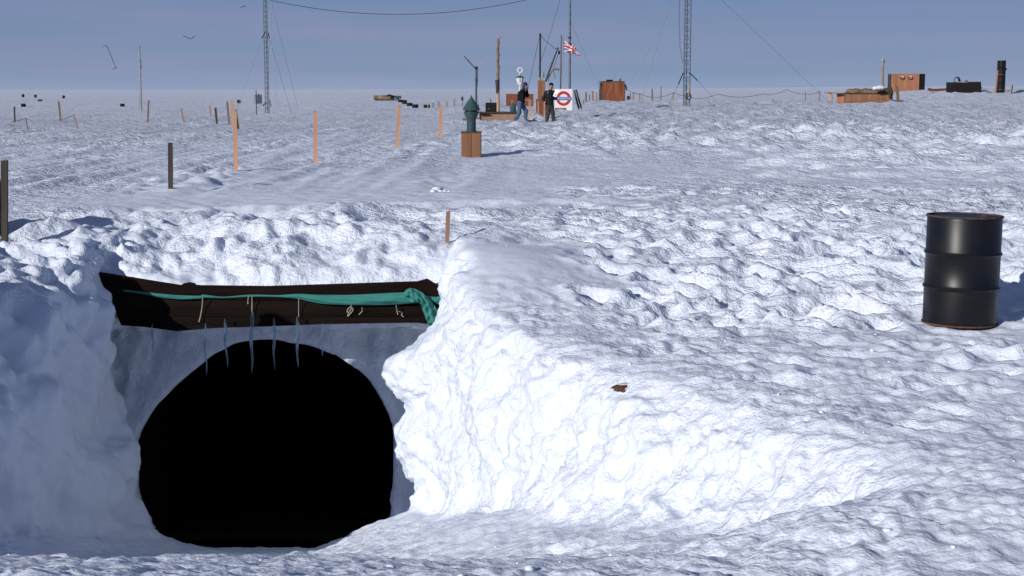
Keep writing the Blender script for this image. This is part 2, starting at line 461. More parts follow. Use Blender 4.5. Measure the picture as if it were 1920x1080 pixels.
def dents(V, Nrm):
    rng = np.random.RandomState(11)
    X, D = V[:, 0], V[:, 1]
    dz = np.zeros(len(V))
    sel0 = np.where((D > 7.5) & (D < 27) & (X > -1.2) & (X < 9) & (Nrm[:, 2] > 0.7))[0]
    order = np.argsort(D[sel0]); sel0 = sel0[order]; Ds = D[sel0]; Xs = X[sel0]
    for _ in range(760):
        D0 = 12.6 + 10.5 * rng.rand() ** 1.1 if rng.rand() < 0.82 else 8.3 + 5 * rng.rand()
        x0 = rng.uniform(0.0, 1.0) * (0.36 * D0 - 0.6) + 0.6
        if D0 < 12 and x0 < np.interp(D0, RF_D, RC_X) + 0.35: continue
        a = rng.uniform(0.07, 0.16); b = a * rng.uniform(1.2, 2.0); th = rng.uniform(-0.9, 0.9)
        dep = rng.uniform(0.03, 0.085) * (1.0 if D0 > 12.6 else 0.45)
        lo, hi2 = np.searchsorted(Ds, [D0 - 0.7, D0 + 0.7])
        x = Xs[lo:hi2] - x0; y = Ds[lo:hi2] - D0
        c, s = math.cos(th), math.sin(th)
        r = ((x * c + y * s) / b) ** 2 + ((-x * s + y * c) / a) ** 2
        m = r < 6
        g = -dep * np.exp(-r ** 1.5) + dep * 0.32 * np.exp(-((np.sqrt(r) - 1.5) / 0.35) ** 2)
        dz[sel0[lo:hi2][m]] += g[m] * (0 if abs(x0 - 3.8) < 0.6 and abs(D0 - 12.85) < 0.7 else 1)
    return dz

def crust(V, Nrm):
    """how coarse the surface grain is at each point"""
    X, D, Z = V[:, 0], V[:, 1], V[:, 2]
    steep = 1 - ss(0.72, 0.96, Nrm[:, 2])
    mound = np.exp(-((X + 0.1) / 1.2) ** 2 - ((D - 14.6) / 1.9) ** 2)
    c = 0.55 + 0.45 * ss(-0.2, 0.3, N3(V, 3.0, 201.0))
    smooth_field = ss(18.5, 20, D) * (1 - ss(27, 33, D)) * ss(-7, -5, X) * (1 - ss(0.5, 3.0, X))
    c = c * (1 - 0.75 * smooth_field) + 0.9 * ss(30, 60, D)
    c = c * (0.42 + 0.58 * ss(10, 22, D))
    c = c * (1 - 0.85 * mound)
    west = ss(-3.4, -4.0, X) if False else (1 - ss(-3.6, -3.0, X)) * (1 - ss(15, 16, D)) * (CAM_H - Z > 1.9)
    c = c * (1 - steep) + steep * 0.62
    return np.where(west, 0.16, c)
def dress(V, Q, passes=True):
    n = vnormals(V, Q)
    d = relief(V, n)
    V2 = V + n * d[:, None]
    V2[:, 2] += dents(V, n)
    return V2
PV = dress(PV, PQ)
SV = dress(SV, SQ)
SV[SV[:, 1] < 6.2, 2] += 0.0

# rest of the ice sheet: sides and behind
zb = CAM_H - 2.0
B = 9000.0
RV = np.array([(-B, -B, zb), (B, -B, zb), (B, 1.55, zb), (-B, 1.55, zb),
               (-3.2, 1.5, zb - .01), (-19600, 9000, zb + 2), (-19600, 1.5, zb - .01),
               (3.2, 1.5, zb - .01), (19600, 1.5, zb - .01), (19600, 9000, zb + 2),
               (-3.2, 1.5, zb - .01), (3.2, 1.5, zb - .01)], float)
RQ = np.array([(0, 1, 2, 3), (4, 5, 5, 6), (7, 8, 8, 9)])
GV = np.concatenate([PV, SV, RV[:4]])
GQ = np.concatenate([PQ, SQ + len(PV), np.array([(0, 1, 2, 3)]) + len(PV) + len(SV)])
me = np_mesh('snow_ground', GV, GQ)
_cr = crust(GV, vnormals(GV, GQ)).astype(np.float32)
at_ = me.attributes.new('crust', 'FLOAT', 'POINT'); at_.data.foreach_set('value', _cr)
snow_ob = bpy.data.objects.new('snow_ground', me)
col.objects.link(snow_ob)
snow_ob['kind'] = 'structure'
print('snow verts', len(GV), 'faces', len(GQ))

def ground(X, D):
    """height of the dressed snow under a point (nearest sheet node)"""
    i = int(np.argmin(np.abs(us - X / D))); j = int(np.argmin(np.abs(ls - math.log(D))))
    return float(SV[i * nl + j, 2])
def ground_min(X, D, r):
    return min(ground(X + a, D + b) for a in (-r, 0, r) for b in (-r, 0, r))
# ------------------------------------------------------------------ materials
def new_mat(name):
    m = bpy.data.materials.new(name); m.use_nodes = True
    return m, m.node_tree, m.node_tree.nodes['Principled BSDF']
def snow_material():
    m, t, p = new_mat('snow')
    p.inputs['Base Color'].default_value = (0.67, 0.735, 0.84, 1)
    p.inputs['Roughness'].default_value = 0.62
    p.inputs['Specular IOR Level'].default_value = 0.25
    tc = t.nodes.new('ShaderNodeTexCoord')
    n1 = t.nodes.new('ShaderNodeTexNoise'); n1.inputs['Scale'].default_value = 9; n1.inputs['Detail'].default_value = 6; n1.inputs['Roughness'].default_value = 0.62
    n2 = t.nodes.new('ShaderNodeTexNoise'); n2.inputs['Scale'].default_value = 60; n2.inputs['Detail'].default_value = 3; n2.inputs['Roughness'].default_value = 0.6
    b1 = t.nodes.new('ShaderNodeBump'); b1.inputs['Distance'].default_value = 0.045; b1.inputs['Strength'].default_value = 0.55
    b2 = t.nodes.new('ShaderNodeBump'); b2.inputs['Distance'].default_value = 0.008; b2.inputs['Strength'].default_value = 0.5
    at = t.nodes.new('ShaderNodeAttribute'); at.attribute_name = 'crust'
    n0 = t.nodes.new('ShaderNodeTexNoise'); n0.inputs['Scale'].default_value = 1.7; n0.inputs['Detail'].default_value = 5; n0.inputs['Roughness'].default_value = 0.7
    b0 = t.nodes.new('ShaderNodeBump'); b0.inputs['Distance'].default_value = 0.30
    s0 = t.nodes.new('ShaderNodeMath'); s0.operation = 'MULTIPLY'; s0.inputs[1].default_value = 0.72
    s1 = t.nodes.new('ShaderNodeMath'); s1.operation = 'MULTIPLY'; s1.inputs[1].default_value = 0.9
    t.links.new(at.outputs['Fac'], s0.inputs[0]); t.links.new(at.outputs['Fac'], s1.inputs[0])
    t.links.new(s0.outputs[0], b0.inputs['Strength']); t.links.new(s1.outputs[0], b1.inputs['Strength'])
    t.links.new(tc.outputs['Object'], n0.inputs['Vector']); t.links.new(n0.outputs['Fac'], b0.inputs['Height'])
    t.links.new(b0.outputs['Normal'], b1.inputs['Normal'])
    t.links.new(tc.outputs['Object'], n1.inputs['Vector']); t.links.new(tc.outputs['Object'], n2.inputs['Vector'])
    t.links.new(n1.outputs['Fac'], b1.inputs['Height']); t.links.new(n2.outputs['Fac'], b2.inputs['Height'])
    t.links.new(b1.outputs['Normal'], b2.inputs['Normal']); t.links.new(b2.outputs['Normal'], p.inputs['Normal'])
    return m
M_SNOW = snow_material()
snow_ob.data.materials.append(M_SNOW)
def wood(name, c1, c2, scale=14.0, rough=0.8, axis=2):
    m, t, p = new_mat(name)
    tc = t.nodes.new('ShaderNodeTexCoord'); mp = t.nodes.new('ShaderNodeMapping')
    s = [scale, scale, scale]; s[axis] = scale * 0.07
    mp.inputs['Scale'].default_value = s
    n = t.nodes.new('ShaderNodeTexNoise'); n.inputs['Scale'].default_value = 1.0; n.inputs['Detail'].default_value = 6
    r = t.nodes.new('ShaderNodeValToRGB')
    r.color_ramp.elements[0].position = 0.3; r.color_ramp.elements[0].color = (*c1, 1)
    r.color_ramp.elements[1].position = 0.7; r.color_ramp.elements[1].color = (*c2, 1)
    b = t.nodes.new('ShaderNodeBump'); b.inputs['Distance'].default_value = 0.004
    t.links.new(tc.outputs['Object'], mp.inputs['Vector']); t.links.new(mp.outputs['Vector'], n.inputs['Vector'])
    t.links.new(n.outputs['Fac'], r.inputs['Fac']); t.links.new(r.outputs['Color'], p.inputs['Base Color'])
    t.links.new(n.outputs['Fac'], b.inputs['Height']); t.links.new(b.outputs['Normal'], p.inputs['Normal'])
    p.inputs['Roughness'].default_value = rough
    return m
def paint(name, c, rough=0.5, metal=0.0, var=0.25, scale=9.0, c2=None):
    m, t, p = new_mat(name)
    tc = t.nodes.new('ShaderNodeTexCoord')
    n = t.nodes.new('ShaderNodeTexNoise'); n.inputs['Scale'].default_value = scale; n.inputs['Detail'].default_value = 5
    mx = t.nodes.new('ShaderNodeMix'); mx.data_type = 'RGBA'
    mr = t.nodes.new('ShaderNodeMapRange'); mr.inputs['From Min'].default_value = 0.35; mr.inputs['From Max'].default_value = 0.7
    mx.inputs['A'].default_value = (*c, 1)
    mx.inputs['B'].default_value = (*(c2 or [x * (1 - var) for x in c]), 1)
    t.links.new(tc.outputs['Object'], n.inputs['Vector']); t.links.new(n.outputs['Fac'], mr.inputs['Value'])
    t.links.new(mr.outputs['Result'], mx.inputs['Factor']); t.links.new(mx.outputs['Result'], p.inputs['Base Color'])
    p.inputs['Roughness'].default_value = rough; p.inputs['Metallic'].default_value = metal
    return m
M = {}
M['fresh_wood'] = wood('fresh_wood', (0.39, 0.205, 0.125), (0.52, 0.305, 0.20))
M['pale_wood'] = wood('pale_wood', (0.350, 0.238, 0.154), (0.434, 0.322, 0.224))
M['weathered_wood'] = wood('weathered_wood', (0.0300, 0.0260, 0.0220), (0.0680, 0.0560, 0.0460))
M['mid_wood'] = wood('mid_wood', (0.1200, 0.0784, 0.0512), (0.2040, 0.1440, 0.0960))
M['ply'] = wood('ply', (0.223, 0.136, 0.093), (0.285, 0.180, 0.124), 6.0)
M['crate_wood'] = wood('crate_wood', (0.136, 0.068, 0.037), (0.248, 0.124, 0.068), 5.0)
M['hut_wood'] = wood('hut_wood', (0.128, 0.040, 0.018), (0.272, 0.096, 0.044), 6.0)
M['hut_wood_pale'] = wood('hut_wood_pale', (0.260, 0.105, 0.056), (0.360, 0.167, 0.099), 4.0)
M['red_board'] = wood('red_board', (0.1365, 0.0442, 0.0263), (0.1785, 0.0653, 0.0390), 4.0, 0.7, 0)
M['lintel'] = wood('lintel_timber', (0.005, 0.004, 0.0035), (0.014, 0.010, 0.008), 16.0, 0.9, 0)
M['lintel_top'] = wood('lintel_top_timber', (0.0060, 0.0036, 0.0030), (0.0156, 0.0090, 0.0072), 16.0, 0.9, 0)
M['black_paint'] = paint('black_paint', (0.0035, 0.005, 0.008), 0.40, 0.0, 0.3, 6.0, (0.009, 0.0085, 0.0085))
M['black_matt'] = paint('black_matt', (0.0070, 0.0070, 0.0080), 0.6)
M['dark_box'] = paint('dark_box', (0.0099, 0.0081, 0.0072), 0.7)
M['base_rust'] = paint('base_rust', (0.13, 0.06, 0.045), 0.85, 0.0, 0.5, 30.0, (0.05, 0.03, 0.02))
M['rim_rust'] = paint('rim_rust', (0.10, 0.055, 0.04), 0.8, 0.0, 0.5, 30.0, (0.03, 0.022, 0.02))
M['stain'] = paint('stain', (0.42, 0.33, 0.33), 0.9, 0.0, 0.3, 30.0, (0.55, 0.52, 0.56))
M['rust'] = paint('rust', (0.22, 0.09, 0.045), 0.85, 0.0, 0.5, 30.0, (0.05, 0.03, 0.02))
M['vent_green'] = paint('vent_green', (0.045, 0.085, 0.092), 0.42, 0.0, 0.3, 8.0, (0.025, 0.05, 0.058))
M['tarp'] = paint('tarp', (0.036, 0.192, 0.164), 0.85, 0.0, 0.3, 9.0, (0.035, 0.17, 0.15))
M['steel'] = paint('steel', (0.16, 0.19, 0.21), 0.45, 0.5, 0.4, 5.0)
M['dark_steel'] = paint('dark_steel', (0.0270, 0.0300, 0.0348), 0.5, 0.3)
M['wire'] = paint('wire', (0.05, 0.055, 0.065), 0.6)
M['pale_wire'] = paint('pale_wire', (0.30, 0.33, 0.38), 0.6)
M['string'] = paint('string', (0.42, 0.40, 0.30), 0.9)
M['tunnel_dark'] = paint('tunnel_dark', (0.006, 0.005, 0.005), 0.9)  # near-black colour stands in for the darkness inside the tunnel
M['white_paint'] = paint('white_paint', (0.640, 0.648, 0.664), 0.4, 0.0, 0.05)
M['white_cloth'] = paint('white_cloth', (0.624, 0.632, 0.656), 0.8, 0.0, 0.05)
M['red_paint'] = paint('red_paint', (0.442, 0.030, 0.025), 0.45, 0.0, 0.1)
M['blue_paint'] = paint('blue_paint', (0.055, 0.13, 0.33), 0.45, 0.0, 0.1)
M['grey_paint'] = paint('grey_paint', (0.264, 0.280, 0.304), 0.5)
M['slate_paint'] = paint('slate_paint', (0.060, 0.085, 0.115), 0.6)
M['denim'] = paint('denim', (0.0680, 0.1156, 0.2040), 0.9, 0.0, 0.35, 7.0)
M['black_wool'] = paint('black_wool', (0.0070, 0.0060, 0.0065), 0.95)
M['black_jacket'] = paint('black_jacket', (0.0072, 0.0066, 0.0096), 0.7)
M['moleskin'] = paint('moleskin', (0.0420, 0.0420, 0.0385), 0.9)
M['boot'] = paint('boot', (0.06, 0.032, 0.022), 0.7)
M['dark_blue'] = paint('dark_blue', (0.025, 0.04, 0.08), 0.8)
M['skin'] = paint('skin', (0.36, 0.19, 0.13), 0.6, 0.0, 0.1)
M['teal_cloth'] = paint('teal_cloth', (0.035, 0.10, 0.11), 0.85)
M['dirt'] = paint('dirt', (0.10, 0.055, 0.035), 0.95, 0.0, 0.5, 40.0)
M['yellow'] = paint('yellow', (0.55, 0.40, 0.06), 0.6)
for m_ in M.values():
    m_.node_tree.nodes['Principled BSDF'].inputs['Specular IOR Level'].default_value = 0.2
M['pole_brown'] = wood('pole_brown', (0.05, 0.03, 0.03), (0.10, 0.055, 0.05))
for n_ in ('lintel', 'lintel_top', 'tunnel_dark'):
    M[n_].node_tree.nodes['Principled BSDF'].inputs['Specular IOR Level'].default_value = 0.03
M['black_paint'].node_tree.nodes['Principled BSDF'].inputs['Specular IOR Level'].default_value = 0.3
def ice_mat():
    m, t, p = new_mat('ice')
    p.inputs['Base Color'].default_value = (0.45, 0.62, 0.75, 1)
    p.inputs['Roughness'].default_value = 0.12
    p.inputs['Transmission Weight'].default_value = 0.93
    p.inputs['IOR'].default_value = 1.31
    return m
M['ice'] = ice_mat()

# ------------------------------------------------------------------ mesh builder
class MB:
    def __init__(s):
        s.v = []; s.f = []; s.mi = []
    def add(s, vs, fs, mi=0):
        o = len(s.v)
        s.v += [tuple(p) for p in vs]
        s.f += [tuple(i + o for i in f) for f in fs]
        s.mi += [mi] * len(fs)
        return s
    def box(s, c, size, rot=None, mi=0, bev=0.0):
        bm = bmesh.new()
        bmesh.ops.create_cube(bm, size=1.0)
        for q in bm.verts: q.co = Vector((q.co.x * size[0], q.co.y * size[1], q.co.z * size[2]))
        if bev > 0:
            bmesh.ops.bevel(bm, geom=bm.edges[:], offset=bev, segments=1, affect='EDGES')
        Mx = Matrix.Translation(c) @ (rot.to_4x4() if rot is not None else Matrix.Identity(4))
        bm.verts.ensure_lookup_table()
        s.add([Mx @ q.co for q in bm.verts], [[q.index for q in f.verts] for f in bm.faces], mi)
        bm.free(); return s
    def tube(s, pts, r, seg=8, mi=0, cap=True):
        pts = [Vector(p) for p in pts]
        if not isinstance(r, (list, tuple)): r = [r] * len(pts)
        V = []; Fc = []
        up = None
        for i, p in enumerate(pts):
            d = (pts[min(i + 1, len(pts) - 1)] - pts[max(i - 1, 0)])
            d = d.normalized() if d.length > 1e-9 else Vector((0, 0, 1))
            if up is None:
                up = Vector((0, 0, 1)) if abs(d.z) < 0.9 else Vector((0, 1, 0))
            a = d.cross(up).normalized(); b = a.cross(d).normalized(); up = b
            for k in range(seg):
                t = 2 * math.pi * k / seg
                V.append(p + a * (r[i] * math.cos(t)) + b * (r[i] * math.sin(t)))
        for i in range(len(pts) - 1):
            for k in range(seg):
                k2 = (k + 1) % seg
                Fc.append((i * seg + k, i * seg + k2, (i + 1) * seg + k2, (i + 1) * seg + k))
        if cap:
            Fc.append(tuple(range(seg))[::-1]); Fc.append(tuple((len(pts) - 1) * seg + k for k in range(seg)))
        return s.add(V, Fc, mi)
    def lathe(s, prof, seg=32, c=(0, 0, 0), mi=0, rot=None):
        V = []; Fc = []
        for (r, z) in prof:
            for k in range(seg):
                t = 2 * math.pi * k / seg
                q = Vector((r * math.cos(t), r * math.sin(t), z))
                if rot is not None: q = rot @ q
                V.append(q + Vector(c))
        n = len(prof)
        for i in range(n - 1):
            for k in range(seg):
                k2 = (k + 1) % seg
                Fc.append((i * seg + k, i * seg + k2, (i + 1) * seg + k2, (i + 1) * seg + k))
        if prof[0][0] > 1e-4: Fc.append(tuple(range(seg))[::-1])
        if prof[-1][0] > 1e-4: Fc.append(tuple((n - 1) * seg + k for k in range(seg)))
        return s.add(V, Fc, mi)
    def prism(s, outline, y0, y1, mi=0):
        """outline in the x-z plane, extruded along y"""
        n = len(outline)
        V = [(x, y0, z) for x, z in outline] + [(x, y1, z) for x, z in outline]
        Fc = [tuple(range(n)), tuple(range(2 * n - 1, n - 1, -1))]
        for i in range(n):
            j = (i + 1) % n
            Fc.append((i, i + n, j + n, j))
        return s.add(V, Fc, mi)
    def build(s, name, mats, parent=None, smooth=False):
        me = bpy.data.meshes.new(name)
        me.from_pydata([tuple(p) for p in s.v], [], s.f)
        bm = bmesh.new(); bm.from_mesh(me)
        bmesh.ops.recalc_face_normals(bm, faces=bm.faces[:])
        bm.to_mesh(me); bm.free()
        if not isinstance(mats, (list, tuple)): mats = [mats]
        for q in mats: me.materials.append(q)
        if len(mats) > 1: me.polygons.foreach_set('material_index', s.mi)
        if smooth:
            me.polygons.foreach_set('use_smooth', [True] * len(me.polygons))
            me.set_sharp_from_angle(angle=R(32))
        o = bpy.data.objects.new(name, me); col.objects.link(o)
        if parent is not None: o.parent = parent
        return o

def tag(o, label, cat, group=None, kind=None):
    if label: o['label'] = label
    if cat: o['category'] = cat
    if group: o['group'] = group
    if kind: o['kind'] = kind
    return o
def thing(name, label, cat, loc=(0, 0, 0), rotz=0.0, group=None):
    o = bpy.data.objects.new(name, None); o.empty_display_size = 0.2
    col.objects.link(o); o.location = loc; o.rotation_euler = (0, 0, rotz)
    return tag(o, label, cat, group)
def copy_tree(o, parent=None):
    c = o.copy(); col.objects.link(c)
    if parent is not None: c.parent = parent
    for ch in list(o.children):
        copy_tree(ch, c)
    return c

CT, ST = math.cos(PITCH), math.sin(PITCH)
def at(px, py, D):
    """world point seen at a pixel of the 1920 px photograph, D metres ahead"""
    a = (px - 960) / F_PX; b = (py - 540) / F_PX
    k = CT - b * ST
    return Vector((a / k * D, D, CAM_H - (ST + b * CT) / k * D))
def u_of(px, py=200):
    b = (py - 540) / F_PX
    return (px - 960) / F_PX / (CT - b * ST)
def solve_D(px, py, lo=12.0, hi=900.0):
    """distance at which the smooth land is seen at this pixel"""
    b = (py - 540) / F_PX
    s = (ST + b * CT) / (CT - b * ST); u = u_of(px, py)
    Ds = np.exp(np.linspace(math.log(lo), math.log(hi), 1500))
    hh = plateau_h(u * Ds, Ds) / Ds
    i = np.where(hh <= s)[0]
    return float(Ds[i[0]]) if len(i) else hi
def foot(px, py=200, D=None, sink=0.05):
    if D is None: D = solve_D(px, py)
    X = u_of(px, py) * D
    return Vector((X, D, ground(X, D) - sink)), D
# ------------------------------------------------------------------ the tunnel mouth
def make_tunnel():
    root = thing('tunnel_lining', 'corrugated lining of the rounded vehicle tunnel behind the snow opening, coloured black for the darkness inside', 'tunnel', (-2.75, 16.74, CAM_H - 4.93))
    mb = MB(); seg = 40
    V = []; Fc = []
    rows = 60
    def radius(c, s_):
        r = 1.3
        for _ in range(12):
            dx, dz = r * c, r * s_
            f1 = lambda a, b, x: (lambda t: t * t * (3 - 2 * t))(min(1, max(0, (x - a) / (b - a))))
            n = (1.42 + 0.68 * f1(-0.9, 0.7, dx)) if dz > 0 else (2.2 + 2.8 * f1(0, 0.6, -dz))
            rz = 1.20 if dz > 0 else 1.17
            r = 0.5 * r + 0.5 / ((abs(c) / 1.43) ** n + (abs(s_) / rz) ** n) ** (1 / n)
        return r
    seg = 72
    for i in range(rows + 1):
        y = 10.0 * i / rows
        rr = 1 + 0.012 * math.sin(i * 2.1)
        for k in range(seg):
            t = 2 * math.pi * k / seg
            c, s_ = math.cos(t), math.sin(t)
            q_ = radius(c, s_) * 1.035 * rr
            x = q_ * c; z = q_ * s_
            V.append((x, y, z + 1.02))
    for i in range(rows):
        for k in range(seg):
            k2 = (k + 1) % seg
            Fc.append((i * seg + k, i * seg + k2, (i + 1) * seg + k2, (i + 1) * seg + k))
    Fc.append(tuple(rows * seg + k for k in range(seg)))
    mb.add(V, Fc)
    mb.build('shell', M['tunnel_dark'], root, True)
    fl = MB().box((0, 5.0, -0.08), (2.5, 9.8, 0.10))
    fl.build('dark_floor', M['tunnel_dark'], root)  # floor blackened like the lining, to keep the bore dark
make_tunnel()

LD = 15.52   # distance of the lintel's front face
def px_outline(pts, D):
    out = []
    for x, y in pts:
        p = at(x, y, D); out.append((p.x, p.z))
    return out
lint = thing('timber_lintel', 'long black plank beam spanning the top of the tunnel opening', 'beam', (0, LD, 0))
up = MB().prism(px_outline([(180, 511), (260, 524), (335, 536), (500, 538), (660, 533), (782, 529), (800, 524), (832, 543), (836, 556), (700, 560), (470, 562), (340, 559), (260, 548), (192, 537)], LD), 0.0, 0.09)
up.build('upper_plank', M['lintel_top'], lint)
lo = MB().prism(px_outline([(192, 536.6), (260, 547.6), (340, 558.6), (470, 561.6), (700, 559.6), (836, 555.6), (838, 612), (780, 606), (700, 607), (600, 609), (500, 613), (400, 616), (330, 622), (270, 614), (226, 611)], LD), 0.03, 0.15)
lo.build('lower_plank', M['lintel'], lint)
st = MB().prism(px_outline([(250, 588), (500, 592), (700, 590), (838, 588), (838, 591), (700, 593), (500, 595), (250, 591)], LD), 0.012, 0.031)
st.build('batten', M['lintel_top'], lint)
sn = MB().prism(px_outline([(338, 537), (341, 533), (352, 531), (362, 533), (366, 538)], LD), 0.03, 0.10)
sn.build('bracket', M['lintel'], lint)

def catmull(P, n):
    out = []
    P = [Vector(p) for p in P]
    for i in range(len(P) - 1):
        a = P[max(i - 1, 0)]; b = P[i]; c = P[i + 1]; d = P[min(i + 2, len(P) - 1)]
        for k in range(n):
            t = k / n
            out.append(0.5 * ((2 * b) + (c - a) * t + (2 * a - 5 * b + 4 * c - d) * t * t + (3 * b - a - 3 * c + d) * t ** 3))
    out.append(P[-1]); return out

def ribbon(stations, D, n=7, rows=14, bulge=0.05, fold=0.012, seed=1):
    """cloth band through (top, bottom) pixel pairs, swelling towards the viewer"""
    tops = catmull([at(x1, y1, D) for (x1, y1), _, _ in stations], n)
    bots = catmull([at(x2, y2, D) for _, (x2, y2), _ in stations], n)
    offs = [q.x for q in catmull([Vector((o, 0, 0)) for _, _, o in stations], n)]
    rnd = random.Random(seed); ph = [rnd.uniform(0, 6.28) for _ in range(6)]
    V = []; Fc = []
    for i, (a, b) in enumerate(zip(tops, bots)):
        w = (b - a).length
        for j in range(rows + 1):
            t = j / rows
            p = a.lerp(b, t)
            bl = min(bulge, w * 0.45) * math.sin(math.pi * (0.08 + 0.84 * t))
            s_ = i / n
            f = fold * (math.sin(7 * t + 1.7 * s_ + ph[0]) + 0.7 * math.sin(13 * t - 2.3 * s_ + ph[1]) + 0.5 * math.sin(3.1 * s_ * 2 + 4 * t + ph[2])) * min(1, w / 0.12)
            p = p + Vector((0, -bl - offs[i] - f, 0))
            V.append(p)
    m = rows + 1
    N = len(V)
    V2 = [p + Vector((0, 0.006, 0)) for p in V]
    for i in range(len(tops) - 1):
        for j in range(rows):
            Fc.append((i * m + j, (i + 1) * m + j, (i + 1) * m + j + 1, i * m + j + 1))
            Fc.append((N + i * m + j, N + i * m + j + 1, N + (i + 1) * m + j + 1, N + (i + 1) * m + j))
    for i in range(len(tops) - 1):
        for j in (0, rows):
            Fc.append((i * m + j, N + i * m + j, N + (i + 1) * m + j, (i + 1) * m + j))
    for i in (0, len(tops) - 1):
        for j in range(rows):
            Fc.append((i * m + j, i * m + j + 1, N + i * m + j + 1, N + i * m + j))
    return MB().add(V + V2, Fc)
tp = thing('green_tarpaulin', 'rolled green canvas tarpaulin draped along the plank beam and bunched at its right end', 'tarpaulin', (0, 0, 0))
S = [((232, 543), (232, 546), 0.01), ((262, 546), (262, 550), 0.012), ((300, 550), (300, 557), 0.015), ((335, 553), (335, 560.5), 0.015), ((375, 554), (375, 559.5), 0.015), ((382, 552), (382, 558), 0.015),
     ((420, 556), (420, 558.5), 0.015), ((470, 552), (470, 556), 0.015), ((520, 553), (520, 556.5), 0.015), ((560, 550.5), (560, 560), 0.02), ((600, 552), (600, 568), 0.02),
     ((650, 552), (650, 571), 0.025), ((700, 550), (700, 571), 0.025), ((740, 548), (740, 570), 0.03), ((762, 547), (775, 567), 0.035), ((786, 546), (788, 567), 0.03)]
ribbon(S, LD, 6, 14, 0.05, 0.006, 3).build('rolled_strip', M['tarp'], tp, True)
S = [((756, 552), (757, 556), 0.05), ((761, 543), (766, 562), 0.06), ((769, 538), (778, 564), 0.07), ((778, 539), (787, 566), 0.08), ((792, 546), (791, 572), 0.08), ((804, 556), (795, 584), 0.07), ((813, 567), (800, 597), 0.06), ((822, 580), (805, 608), 0.05), ((830, 592), (812, 616), 0.04)]
ribbon(S, LD, 7, 22, 0.10, 0.016, 5).build('hanging_fold', M['tarp'], tp, True)
S = [((800, 553), (803, 562), 0.02), ((812, 556), (812, 566), 0.02), ((826, 555), (822, 570), 0.02), ((838, 552), (836, 572), 0.02)]
ribbon(S, LD, 6, 10, 0.03, 0.008, 8).build('tucked_end', M['tarp'], tp, True)

def string(label, pts, r=0.0045):
    P = catmull([at(x, y, LD - 0.012 - (0.045 if k == 0 else 0.0)) for k, (x, y) in enumerate(pts)], 5)
    P = [p + Vector((0, 0, 0)) for p in P]
    o = MB().tube([p for p in P], r, 6).build('string', M['string'], None, True)
    return tag(o, label, 'string', 'strings hanging from the tarpaulin')
string('pale slanting string hanging below the left part of the tarpaulin', [(380, 558), (379, 575), (376, 592), (373, 604)])
string('short pale string stub beside the long one in the middle left of the beam', [(466, 556), (465, 564), (465, 570)], 0.0045)
string('long straight pale string hanging from the beam just right of a short stub', [(472.5, 556), (472.5, 575), (471.5, 596)])
string('thin straight string hanging where the green tarpaulin begins to widen', [(560, 560), (560, 577), (560, 594)], 0.0032)
string('looped and knotted pale string under the wide part of the tarpaulin', [(658, 571), (659, 578), (654, 586), (652, 593), (657, 588), (662, 581), (659, 575), (652, 580), (651, 586)], 0.0042)
string('short bent string just right of the knotted loop', [(679, 577), (679, 583), (675, 588), (673, 590)], 0.0042)
string('short straight string left of a crooked one near the bunched cloth', [(743, 573), (744, 581), (746, 590)], 0.0042)
string('small crooked string next to the bunched green cloth', [(748, 584), (754, 586), (753, 591), (757, 594)], 0.0042)

def icicle(label, px, y0, y1, w, D=15.45, bend=0.0):
    a = at(px, y0, D); b = at(px + bend, y1, D)
    n = 16; P = []; r = []
    rr = random.Random(int(px))
    for i in range(n + 1):
        t = i / n
        P.append(a.lerp(b, t) + Vector((0.006 * math.sin(9 * t + px), 0.004 * math.cos(7 * t), 0)))
        base = w * 0.0054 * 0.30
        k = min(1, t * 3.2 + 0.25) * (1 - t) ** 0.7 * (1 + 0.18 * math.sin(17 * t + px) + 0.12 * rr.uniform(-1, 1)) + 0.06
        r.append(base * k)
    o = MB().tube(P, r, 9).build('icicle', M['ice'], None, True)
    return tag(o, label, 'icicle', 'icicles hanging under the plank beam')
icicle('long thin icicle furthest left against the black opening, below the slanting string', 384, 606, 706, 9, bend=3)
icicle('thick icicle between the slanting string and the long straight string', 421, 598, 690, 12, bend=5)
icicle('widest icicle directly under the long straight string', 472, 584, 700, 15)
icicle('icicle midway between the two straight strings', 514, 596, 694, 11)
icicle('icicle under the thin straight string', 558, 594, 690, 13)
icicle('short faint icicle below the wide part of the tarpaulin', 604, 606, 668, 8)
icicle('small icicle hanging over the shaded snow at the left end of the beam', 286, 608, 676, 7)

